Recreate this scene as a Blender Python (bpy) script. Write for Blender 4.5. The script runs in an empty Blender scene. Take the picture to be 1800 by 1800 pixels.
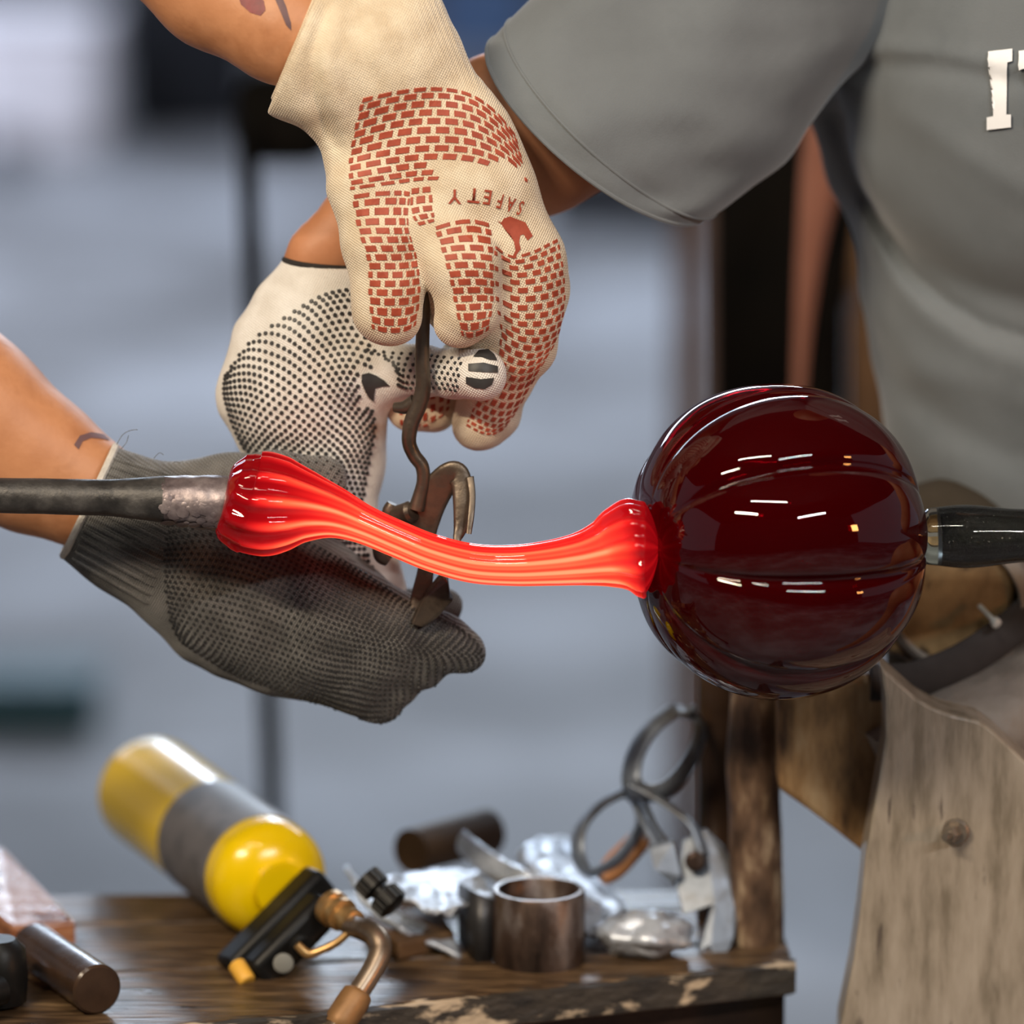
import bpy, bmesh, math, random
import numpy as np
from mathutils import Vector, Matrix, noise as mnoise
from mathutils.bvhtree import BVHTree
random.seed(7); rng = np.random.default_rng(7)
S = bpy.context.scene
COL = S.collection
R_ = math.radians

# ---------------------------------------------------------------- camera, world, lights, exposure
PITCH = R_(12.0)
DIST = 3.0
CAM = Vector((0.0, -DIST*math.cos(PITCH), 1.0 + DIST*math.sin(PITCH)))
FWD = Vector((0, math.cos(PITCH), -math.sin(PITCH)))
UPV = Vector((0, math.sin(PITCH), math.cos(PITCH)))
cd = bpy.data.cameras.new('camera'); cam = bpy.data.objects.new('camera', cd); COL.objects.link(cam)
cam.location = CAM; cam.rotation_euler = (math.pi/2 - PITCH, 0, 0)
cd.sensor_width = 36; cd.lens = 180; cd.clip_end = 60; cd.clip_start = 0.05
cd.dof.use_dof = True; cd.dof.focus_distance = 3.0; cd.dof.aperture_fstop = 2.7
S.camera = cam
S.view_settings.view_transform = 'Standard'; S.view_settings.look = 'None'
S.view_settings.gamma = 1; S.view_settings.use_curve_mapping = False
S.view_settings.exposure = 0.22
S.cycles.max_bounces = 10; S.cycles.transmission_bounces = 8; S.cycles.use_denoising = True
S.cycles.sample_clamp_indirect = 6

w = bpy.data.worlds.new('workshop_air'); S.world = w; w.use_nodes = True
w.node_tree.nodes['Background'].inputs[0].default_value = (0.78, 0.85, 1.0, 1)
w.node_tree.nodes['Background'].inputs[1].default_value = 0.22

def area(name, loc, target, sx, sy, power, col):
    l = bpy.data.lights.new(name, 'AREA'); l.shape = 'RECTANGLE'; l.size = sx; l.size_y = sy
    l.energy = power; l.color = col
    o = bpy.data.objects.new(name, l); COL.objects.link(o); o.location = loc
    d = Vector(target) - Vector(loc); o.rotation_euler = d.to_track_quat('-Z', 'Y').to_euler()
    return o
# high clerestory windows at the back of the hall (cool daylight), an added fill for the crate, and the lamps over the bench (warm)
area('window_and_fill_light', (-2.2, 9.4, 3.3), (-0.5, 3.5, 0.0), 6.0, 1.0, 150, (0.70, 0.82, 1.0))
area('window_and_fill_light', (-3.6, 6.0, 3.0), (-1.0, 8.6, 0.1), 2.0, 1.0, 170, (0.84, 0.87, 1.0))  # added fill, not a window: brightens the crate front and far floor
area('window_and_fill_light', (1.7, 3.3, 2.9), (0, 0.2, 0.75), 1.6, 0.24, 44, (0.76, 0.87, 1.0))
area('window_and_fill_light', (0.2, 8.2, 3.05), (0, 0.2, 0.70), 2.0, 0.42, 125, (0.74, 0.86, 1.0))
area('bench_lamp', (-1.3, -2.0, 2.8), (-0.1, 0, 1.05), 1.1, 0.10, 66, (1.0, 0.83, 0.62))
area('bench_lamp', (1.5, -2.7, 2.8), (0.15, 0, 1.0), 1.3, 0.06, 40, (1.0, 0.97, 0.95))
area('furnace_glow', (2.6, -1.6, 1.35), (0.1, 0, 1.0), 0.22, 0.3, 9, (1.0, 0.42, 0.12))
area('bench_lamp', (-0.2, -1.2, 2.7), (0.1, 0, 1.0), 1.0, 0.03, 9, (1.0, 0.92, 0.8))

# ---------------------------------------------------------------- pixel <-> world
def ray(px, py):
    return FWD + Vector(((px-900)/9000.0, 0, 0)) + UPV*((900-py)/9000.0)
def P(px, py, Y):
    d = ray(px, py); t = (Y-CAM.y)/d.y
    return CAM + d*t
ZT = 0.694
def T(px, py, h=0.0):
    d = ray(px, py); t = (ZT+h-CAM.z)/d.z
    return CAM + d*t
def F(px, py, z=0.0):
    d = ray(px, py); t = (z-CAM.z)/d.z
    return CAM + d*t
def U(px, Y=0.0):            # pixels to metres at depth Y
    return px/9000.0*(Y-CAM.y)*1.01

# ---------------------------------------------------------------- materials
def nt(name):
    m = bpy.data.materials.new(name); m.use_nodes = True
    return m, m.node_tree, m.node_tree.nodes['Principled BSDF']
def rgba(c): return (c[0], c[1], c[2], 1)
def mat(name, cols, rough=0.6, metal=0.0, scale=20, stretch=(1,1,1), detail=5, bump=0.0, bscale=None, rvar=0.0,
        coat=0.0, pos=None, distort=0.0, sheen=0.0, spec=None, fleck=None, bdist=0.002):
    m, t, b = nt(name); N = t.nodes; L = t.links
    tc = N.new('ShaderNodeTexCoord'); mp = N.new('ShaderNodeMapping'); L.new(tc.outputs['Object'], mp.inputs[0])
    mp.inputs['Scale'].default_value = stretch
    nz = N.new('ShaderNodeTexNoise'); nz.inputs['Scale'].default_value = scale; nz.inputs['Detail'].default_value = detail
    nz.inputs['Distortion'].default_value = distort; nz.inputs['Roughness'].default_value = 0.6
    L.new(mp.outputs[0], nz.inputs['Vector'])
    cr = N.new('ShaderNodeValToRGB'); L.new(nz.outputs['Fac'], cr.inputs[0])
    n = len(cols); ps = pos or [0.32 + 0.36*i/max(1, n-1) for i in range(n)]
    e = cr.color_ramp.elements
    e[0].position = ps[0]; e[0].color = rgba(cols[0])
    if n > 1: e[1].position = ps[-1]; e[1].color = rgba(cols[-1])
    for i in range(1, n-1):
        q = e.new(ps[i]); q.color = rgba(cols[i])
    out = cr.outputs[0]
    if fleck:
        fc, fs, thr = fleck
        n2 = N.new('ShaderNodeTexNoise'); n2.inputs['Scale'].default_value = fs; n2.inputs['Detail'].default_value = 8
        L.new(mp.outputs[0], n2.inputs['Vector'])
        r2 = N.new('ShaderNodeValToRGB'); r2.color_ramp.elements[0].position = thr; r2.color_ramp.elements[1].position = thr+0.06
        L.new(n2.outputs['Fac'], r2.inputs[0])
        mx = N.new('ShaderNodeMix'); mx.data_type = 'RGBA'
        L.new(r2.outputs[0], mx.inputs[0]); L.new(out, mx.inputs[6]); mx.inputs[7].default_value = rgba(fc)
        out = mx.outputs[2]
    L.new(out, b.inputs['Base Color'])
    b.inputs['Roughness'].default_value = rough; b.inputs['Metallic'].default_value = metal
    if rvar:
        mr = N.new('ShaderNodeMapRange'); L.new(nz.outputs['Fac'], mr.inputs[0])
        mr.inputs[1].default_value = 0.3; mr.inputs[2].default_value = 0.7
        mr.inputs[3].default_value = rough-rvar; mr.inputs[4].default_value = rough+rvar
        L.new(mr.outputs[0], b.inputs['Roughness'])
    if coat: b.inputs['Coat Weight'].default_value = coat; b.inputs['Coat Roughness'].default_value = 0.1
    if sheen: b.inputs['Sheen Weight'].default_value = sheen
    if spec is not None: b.inputs['Specular IOR Level'].default_value = spec
    if bump:
        nb = N.new('ShaderNodeTexNoise'); nb.inputs['Scale'].default_value = bscale or scale*2; nb.inputs['Detail'].default_value = 6
        L.new(mp.outputs[0], nb.inputs['Vector'])
        bp = N.new('ShaderNodeBump'); bp.inputs['Strength'].default_value = bump; bp.inputs['Distance'].default_value = bdist
        L.new(nb.outputs['Fac'], bp.inputs['Height']); L.new(bp.outputs[0], b.inputs['Normal'])
    return m

def knit(name, c1, c2, rib=None, ribamp=0.6, fuzz=0.5):
    """yarn: fine noise colour plus crossing wave relief"""
    m, t, b = nt(name); N = t.nodes; L = t.links
    tc = N.new('ShaderNodeTexCoord')
    nz = N.new('ShaderNodeTexNoise'); nz.inputs['Scale'].default_value = 60; nz.inputs['Detail'].default_value = 8
    L.new(tc.outputs['Object'], nz.inputs['Vector'])
    cr = N.new('ShaderNodeValToRGB'); cr.color_ramp.elements[0].position = 0.35; cr.color_ramp.elements[1].position = 0.65
    cr.color_ramp.elements[0].color = rgba(c1); cr.color_ramp.elements[1].color = rgba(c2)
    L.new(nz.outputs['Fac'], cr.inputs[0]); L.new(cr.outputs[0], b.inputs['Base Color'])
    b.inputs['Roughness'].default_value = 0.95; b.inputs['Sheen Weight'].default_value = 0.35; b.inputs['Specular IOR Level'].default_value = 0.1
    hs = None
    for rot, sc in (((0, R_(62), 0), 230), ((0, R_(-28), 0), 230)):
        mp = N.new('ShaderNodeMapping'); mp.inputs['Rotation'].default_value = rot; L.new(tc.outputs['Object'], mp.inputs[0])
        wv = N.new('ShaderNodeTexWave'); wv.inputs['Scale'].default_value = sc; wv.inputs['Distortion'].default_value = 1.5
        wv.bands_direction = 'X'; L.new(mp.outputs[0], wv.inputs['Vector'])
        if hs is None: hs = wv.outputs['Fac']
        else:
            ad = N.new('ShaderNodeMath'); ad.operation = 'ADD'; L.new(hs, ad.inputs[0]); L.new(wv.outputs['Fac'], ad.inputs[1]); hs = ad.outputs[0]
    n3 = N.new('ShaderNodeTexNoise'); n3.inputs['Scale'].default_value = 700; L.new(tc.outputs['Object'], n3.inputs['Vector'])
    ad = N.new('ShaderNodeMath'); ad.operation = 'ADD'; L.new(hs, ad.inputs[0]); L.new(n3.outputs['Fac'], ad.inputs[1])
    bp = N.new('ShaderNodeBump'); bp.inputs['Strength'].default_value = fuzz; bp.inputs['Distance'].default_value = 0.0006
    L.new(ad.outputs[0], bp.inputs['Height']); L.new(bp.outputs[0], b.inputs['Normal'])
    return m

M = {}
M['skin_warm'] = mat('skin_warm', [(0.46,0.19,0.085),(0.56,0.245,0.12),(0.50,0.21,0.10)], 0.55, scale=18, bump=0.25, bscale=300, bdist=0.0006)
M['skin_tan'] = mat('skin_tan', [(0.40,0.165,0.07),(0.52,0.235,0.11),(0.46,0.20,0.09)], 0.5, scale=26, bump=0.3, bscale=300, bdist=0.0006)
M['skin_far'] = mat('skin_far', [(0.30,0.13,0.09),(0.38,0.17,0.12)], 0.6, scale=12)
M['tattoo'] = mat('tattoo', [(0.10,0.06,0.07),(0.16,0.08,0.08)], 0.6, scale=60)
M['tattoo_red'] = mat('tattoo_red', [(0.30,0.07,0.07),(0.16,0.06,0.06)], 0.6, scale=80)
M['cream_knit'] = knit('cream_knit', (0.66,0.54,0.38), (0.80,0.69,0.52))
M['white_knit'] = knit('white_knit', (0.70,0.66,0.60), (0.84,0.81,0.76))
M['grey_knit'] = knit('grey_knit', (0.085,0.082,0.076), (0.16,0.155,0.145), fuzz=0.9)
M['brick_print'] = mat('brick_print', [(0.30,0.045,0.02),(0.42,0.075,0.035)], 0.6, scale=150)
M['black_dot'] = mat('black_dot', [(0.022,0.022,0.022),(0.04,0.04,0.04)], 0.5, scale=80)
M['grey_dot'] = mat('grey_dot', [(0.014,0.014,0.014),(0.03,0.03,0.03)], 0.55, scale=80)
M['black_hem'] = mat('black_hem', [(0.02,0.018,0.016),(0.035,0.03,0.028)], 0.9, scale=200, bump=0.6, bscale=900)
M['white_hem'] = mat('white_hem', [(0.55,0.52,0.47),(0.7,0.66,0.6)], 0.9, scale=200, bump=0.6, bscale=900)
M['print_white'] = mat('print_white', [(0.88,0.90,0.93),(0.93,0.95,0.98)], 0.6, scale=60)
M['shirt'] = mat('shirt', [(0.130,0.146,0.158),(0.160,0.178,0.192),(0.145,0.161,0.174)], 0.95, scale=9, bump=0.35, bscale=900, bdist=0.0005, sheen=0.3, spec=0.1)
M['trousers'] = mat('trousers', [(0.035,0.028,0.02),(0.06,0.048,0.036)], 0.9, scale=14, bump=0.4, bscale=500, spec=0.1)
M['black_cloth'] = mat('black_cloth', [(0.004,0.004,0.004),(0.008,0.007,0.006)], 0.95, scale=10, spec=0.05)
M['hair'] = mat('hair', [(0.03,0.02,0.012),(0.05,0.03,0.02)], 0.7, scale=90)
M['iron'] = mat('iron', [(0.035,0.034,0.034),(0.065,0.062,0.06),(0.12,0.115,0.11)], 0.5, 0.5, scale=55, bump=0.7, bscale=160, rvar=0.1, bdist=0.001)
M['iron_hot'] = mat('iron_hot', [(0.09,0.07,0.075),(0.19,0.155,0.16),(0.34,0.29,0.29)], 0.42, 0.5, scale=60, bump=0.6, bscale=110, bdist=0.0012)
M['black_iron'] = mat('black_iron', [(0.006,0.005,0.006),(0.014,0.012,0.014)], 0.45, 0.2, scale=90, bump=0.6, bscale=500, fleck=((0.22,0.2,0.19), 420, 0.66))
M['tool_steel'] = mat('tool_steel', [(0.055,0.042,0.032),(0.12,0.095,0.072),(0.075,0.062,0.052)], 0.40, 0.7, scale=35, bump=0.3, bscale=120, rvar=0.1)
M['tin'] = mat('tin', [(0.34,0.38,0.44),(0.60,0.66,0.75),(0.22,0.22,0.24)], 0.34, 0.4, scale=26, bump=0.7, bscale=60, rvar=0.12, bdist=0.004)
M['dark_tin'] = mat('dark_tin', [(0.035,0.035,0.037),(0.065,0.065,0.07)], 0.42, 0.6, scale=30, bump=0.3)
M['rust_steel'] = mat('rust_steel', [(0.014,0.010,0.009),(0.085,0.055,0.042),(0.24,0.21,0.20)], 0.38, 0.6, scale=42, stretch=(1,1,0.4), detail=7, bump=0.4, rvar=0.1)
M['blade_steel'] = mat('blade_steel', [(0.10,0.12,0.15),(0.20,0.235,0.29),(0.07,0.06,0.05)], 0.42, 0.4, scale=22, bump=0.2)
M['wood_bench'] = mat('wood_bench', [(0.02,0.013,0.008),(0.085,0.05,0.025),(0.19,0.118,0.058)], 0.36, scale=9, stretch=(2.2,16,16), bump=1.0, bscale=9, detail=8, distort=0.6, bdist=0.003, rvar=0.12)
M['wood_edge'] = mat('wood_edge', [(0.018,0.015,0.013),(0.05,0.04,0.03)], 0.6, scale=30, stretch=(1,3,3), bump=0.8, bscale=50, fleck=((0.50,0.39,0.27), 22, 0.565), bdist=0.003)
M['wood_board'] = mat('wood_board', [(0.17,0.14,0.10),(0.29,0.245,0.19),(0.36,0.31,0.25)], 0.6, scale=14, stretch=(6,6,1.2), bump=0.5, bscale=30, detail=7, fleck=((0.09,0.07,0.055), 16, 0.66), bdist=0.002, coat=0.5)
M['wood_log'] = mat('wood_log', [(0.19,0.115,0.05),(0.40,0.26,0.12),(0.50,0.34,0.17)], 0.62, scale=11, stretch=(2,2,1.5), bump=0.5, bscale=40, fleck=((0.06,0.035,0.018), 18, 0.60), bdist=0.002)
M['wood_brace'] = mat('wood_brace', [(0.06,0.03,0.013),(0.28,0.16,0.065),(0.44,0.31,0.17)], 0.6, scale=11, stretch=(5,5,1.4), bump=0.6, bscale=30, detail=7)
M['wood_post'] = mat('wood_post', [(0.05,0.028,0.017),(0.15,0.09,0.055),(0.50,0.38,0.25)], 0.45, scale=22, stretch=(3,3,1), bump=0.6, bscale=30, pos=[0.38,0.52,0.68], fleck=((0.56,0.43,0.28), 9, 0.60))
M['wood_grey'] = mat('wood_grey', [(0.13,0.115,0.10),(0.25,0.225,0.20),(0.2,0.17,0.14)], 0.55, scale=16, stretch=(1,1,1), bump=0.7, bscale=60, bdist=0.003)
M['wood_dark'] = mat('wood_dark', [(0.022,0.012,0.008),(0.055,0.032,0.02)], 0.22, spec=0.25, scale=20, stretch=(1,1,1), bump=0.2)
M['wood_brown'] = mat('wood_brown', [(0.065,0.033,0.014),(0.15,0.08,0.033)], 0.65, scale=16)
M['wood_orange'] = mat('wood_orange', [(0.34,0.14,0.05),(0.48,0.22,0.09)], 0.5, scale=20)
M['wood_red'] = mat('wood_red', [(0.13,0.042,0.02),(0.30,0.12,0.055),(0.36,0.17,0.085)], 0.26, scale=12, coat=0.6, stretch=(2,2,9), bump=0.6, bscale=24, rvar=0.1)
M['strap'] = mat('strap', [(0.025,0.022,0.022),(0.05,0.045,0.045)], 0.85, 0.0, scale=20, bump=0.3)
M['yellow'] = mat('yellow', [(0.80,0.54,0.002),(0.84,0.58,0.003)], 0.20, scale=5, coat=0.0)
M['label_grey'] = mat('label_grey', [(0.07,0.066,0.064),(0.14,0.13,0.13),(0.085,0.08,0.08)], 0.45, scale=26)
M['yellow_cap'] = mat('yellow_cap', [(0.70,0.36,0.04),(0.82,0.46,0.07)], 0.5, scale=20)
M['black_plastic'] = mat('black_plastic', [(0.005,0.005,0.005),(0.010,0.010,0.010)], 0.4, scale=40, spec=0.2, bump=0.1)
M['grey_plastic'] = mat('grey_plastic', [(0.22,0.22,0.2),(0.3,0.3,0.27)], 0.5, scale=40)
M['brass'] = mat('brass', [(0.42,0.24,0.09),(0.60,0.38,0.16),(0.28,0.15,0.06)], 0.36, 0.8, scale=40, bump=0.2)
M['sleeve_tan'] = mat('sleeve_tan', [(0.18,0.09,0.03),(0.36,0.19,0.075)], 0.5, 0.3, scale=30)
M['torch_tube'] = mat('torch_tube', [(0.13,0.09,0.06),(0.28,0.21,0.15),(0.34,0.29,0.23)], 0.34, 0.8, scale=30)
M['concrete'] = mat('concrete', [(0.085,0.082,0.085),(0.18,0.18,0.19),(0.33,0.34,0.37)], 0.62, spec=0.22, scale=1.5, stretch=(0.8,0.8,1), detail=3, bump=0.2, bscale=8, pos=[0.34,0.5,0.66])
M['dark_wall'] = mat('dark_wall', [(0.02,0.019,0.018),(0.035,0.03,0.028)], 0.9, scale=2)
M['plaster'] = mat('plaster', [(0.30,0.30,0.32),(0.36,0.36,0.38)], 0.9, scale=2)
M['bolt'] = mat('bolt', [(0.16,0.14,0.12),(0.32,0.27,0.22)], 0.4, 0.8, scale=60)
M['screw'] = mat('screw', [(0.45,0.48,0.46),(0.62,0.64,0.62)], 0.4, 0.3, scale=60)
M['teal'] = mat('teal', [(0.015,0.06,0.085),(0.02,0.085,0.11)], 0.6, scale=10)
M['black_bag'] = mat('black_bag', [(0.004,0.006,0.011),(0.008,0.010,0.016)], 0.85, scale=10)
M['white_plastic'] = mat('white_plastic', [(0.84,0.84,0.92),(0.88,0.88,0.95)], 0.5, scale=4)
M['blue_plastic'] = mat('blue_plastic', [(0.05,0.10,0.22),(0.07,0.14,0.28)], 0.5, scale=4)
M['brown_metal'] = mat('brown_metal', [(0.10,0.06,0.045),(0.14,0.085,0.06)], 0.6, scale=10)

# ruby glass
def ruby():
    m, t, b = nt('ruby_glass'); N = t.nodes; L = t.links
    b.inputs['Base Color'].default_value = (0.10, 0.0004, 0.002, 1)
    b.inputs['Roughness'].default_value = 0.015; b.inputs['IOR'].default_value = 1.5
    b.inputs['Transmission Weight'].default_value = 0.72
    tc = N.new('ShaderNodeTexCoord'); nz = N.new('ShaderNodeTexNoise'); nz.inputs['Scale'].default_value = 16; nz.inputs['Detail'].default_value = 2
    L.new(tc.outputs['Object'], nz.inputs['Vector'])
    bp = N.new('ShaderNodeBump'); bp.inputs['Strength'].default_value = 0.10; bp.inputs['Distance'].default_value = 0.01
    L.new(nz.outputs['Fac'], bp.inputs['Height']); L.new(bp.outputs[0], b.inputs['Normal'])
    return m
M['ruby'] = ruby()
def hotglass():
    m, t, b = nt('hot_glass'); N = t.nodes; L = t.links
    at = N.new('ShaderNodeAttribute'); at.attribute_name = 'glow'
    b.inputs['Base Color'].default_value = (0.16, 0.002, 0.003, 1); b.inputs['Roughness'].default_value = 0.04; b.inputs['Specular IOR Level'].default_value = 0.35
    L.new(at.outputs['Color'], b.inputs['Emission Color']); b.inputs['Emission Strength'].default_value = 1.0
    return m
M['hot'] = hotglass()
def clearglass():
    m, t, b = nt('clear_glass')
    b.inputs['Base Color'].default_value = (0.86, 0.92, 0.86, 1); b.inputs['Roughness'].default_value = 0.02
    b.inputs['Transmission Weight'].default_value = 1.0; b.inputs['IOR'].default_value = 1.45
    return m
M['clear'] = clearglass()

# ---------------------------------------------------------------- mesh helpers
def link(name, me, m, parent=None, smooth=True):
    o = bpy.data.objects.new(name, me); COL.objects.link(o)
    if m: me.materials.append(M[m] if isinstance(m, str) else m)
    if smooth: me.polygons.foreach_set('use_smooth', [True]*len(me.polygons))
    if parent: o.parent = parent; o.matrix_parent_inverse = parent.matrix_world.inverted()
    return o
def tag(o, label, cat, group=None, kind=None):
    if label: o['label'] = label
    if cat: o['category'] = cat
    if group: o['group'] = group
    if kind: o['kind'] = kind
    return o
def thing(name, loc, label, cat, group=None):
    o = bpy.data.objects.new(name, None); COL.objects.link(o); o.location = loc; o.empty_display_size = 0.02
    o.matrix_world = Matrix.Translation(loc)
    return tag(o, label, cat, group)

class G:
    def __init__(s): s.v = []; s.f = []
    def add(s, v, f):
        n = len(s.v); s.v += [tuple(p) for p in v]; s.f += [tuple(i+n for i in q) for q in f]; return s
    def obj(s, name, m, parent=None, smooth=True, bevel=0, label=None, sharp=40):
        me = bpy.data.meshes.new(name); me.from_pydata(s.v, [], s.f)
        bm = bmesh.new(); bm.from_mesh(me); bmesh.ops.recalc_face_normals(bm, faces=bm.faces); bm.to_mesh(me); bm.free()
        me.update(); o = link(name, me, m, parent, smooth)
        if smooth and sharp: me.set_sharp_from_angle(angle=R_(sharp))
        if bevel:
            b = o.modifiers.new('bevel', 'BEVEL'); b.width = bevel; b.segments = 2; b.limit_method = 'ANGLE'; b.angle_limit = R_(35)
            b.use_clamp_overlap = True
        if label: o['label'] = label
        return o

def catmull(pts, n):
    """resample rows (tuples of floats) smoothly; n samples per span"""
    A = np.array(pts, float); K = len(A); out = []
    for i in range(K-1):
        p0 = A[max(0, i-1)]; p1 = A[i]; p2 = A[i+1]; p3 = A[min(K-1, i+2)]
        for j in range(n):
            t = j/n
            out.append(0.5*((2*p1)+(-p0+p2)*t+(2*p0-5*p1+4*p2-p3)*t*t+(-p0+3*p1-3*p2+p3)*t**3))
    out.append(A[-1]); return np.array(out)

def frames(C):
    C = np.asarray(C, float); n = len(C)
    Tn = np.gradient(C, axis=0); Tn /= np.linalg.norm(Tn, axis=1)[:, None]+1e-12
    ref = np.array([0, 0, 1.0]) if abs(Tn[0][2]) < 0.9 else np.array([1.0, 0, 0])
    N0 = np.cross(ref, Tn[0]); N0 /= np.linalg.norm(N0); Ns = []
    for i in range(n):
        N0 = N0 - Tn[i]*np.dot(N0, Tn[i]); N0 /= np.linalg.norm(N0); Ns.append(N0.copy())
    Ns = np.array(Ns); B = np.cross(Tn, Ns); return Tn, Ns, B

def tube(C, r, seg=16, caps=True, flat=(1, 1), closed=False, rfun=None):
    C = np.asarray(C, float); n = len(C); r = np.ones(n)*r if np.isscalar(r) else np.asarray(r, float)
    Tn, Nn, B = frames(C); V = []; Fc = []
    for i in range(n):
        for k in range(seg):
            a = 2*math.pi*k/seg; q = r[i]*(rfun(i, a) if rfun else 1.0)
            V.append(C[i] + Nn[i]*math.cos(a)*q*flat[0] + B[i]*math.sin(a)*q*flat[1])
    m = n if closed else n-1
    for i in range(m):
        j = (i+1) % n
        for k in range(seg):
            Fc.append((i*seg+k, i*seg+(k+1) % seg, j*seg+(k+1) % seg, j*seg+k))
    if caps and not closed:
        Fc.append(tuple(range(seg))); Fc.append(tuple((n-1)*seg+k for k in range(seg)))
    return V, Fc

def prism(poly, thick, bend=None):
    """poly: list of Vectors (front face); extruded by the vector thick"""
    n = len(poly); V = list(poly) + [p+thick for p in poly]
    Fc = [tuple(range(n)), tuple(range(2*n-1, n-1, -1))]
    for i in range(n): Fc.append((i, (i+1) % n, n+(i+1) % n, n+i))
    return V, Fc

def obox(c, ax, ay, az, hx, hy, hz):
    c = Vector(c); V = []
    for sx in (-1, 1):
        for sy in (-1, 1):
            for sz in (-1, 1): V.append(c+ax*sx*hx+ay*sy*hy+az*sz*hz)
    return V, [(0,1,3,2),(4,6,7,5),(0,4,5,1),(2,3,7,6),(0,2,6,4),(1,5,7,3)]
X_, Y_, Z_ = Vector((1,0,0)), Vector((0,1,0)), Vector((0,0,1))

def lathe(prof, o, d, seg=48, rf=None, caps=True):
    """prof: (distance along axis, radius) rows; closes poles where radius 0"""
    o = Vector(o); d = Vector(d).normalized()
    a = d.cross(Z_ if abs(d.z) < 0.9 else X_).normalized(); b = d.cross(a)
    V = []; Fc = []; n = len(prof)
    for (s, r) in prof:
        for k in range(seg):
            t = 2*math.pi*k/seg; V.append(o+d*s+(a*math.cos(t)+b*math.sin(t))*max(r, 1e-5))
    for i in range(n-1):
        for k in range(seg): Fc.append((i*seg+k, i*seg+(k+1) % seg, (i+1)*seg+(k+1) % seg, (i+1)*seg+k))
    if caps: Fc.append(tuple(range(seg))); Fc.append(tuple((n-1)*seg+k for k in range(seg)))
    return V, Fc

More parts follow.
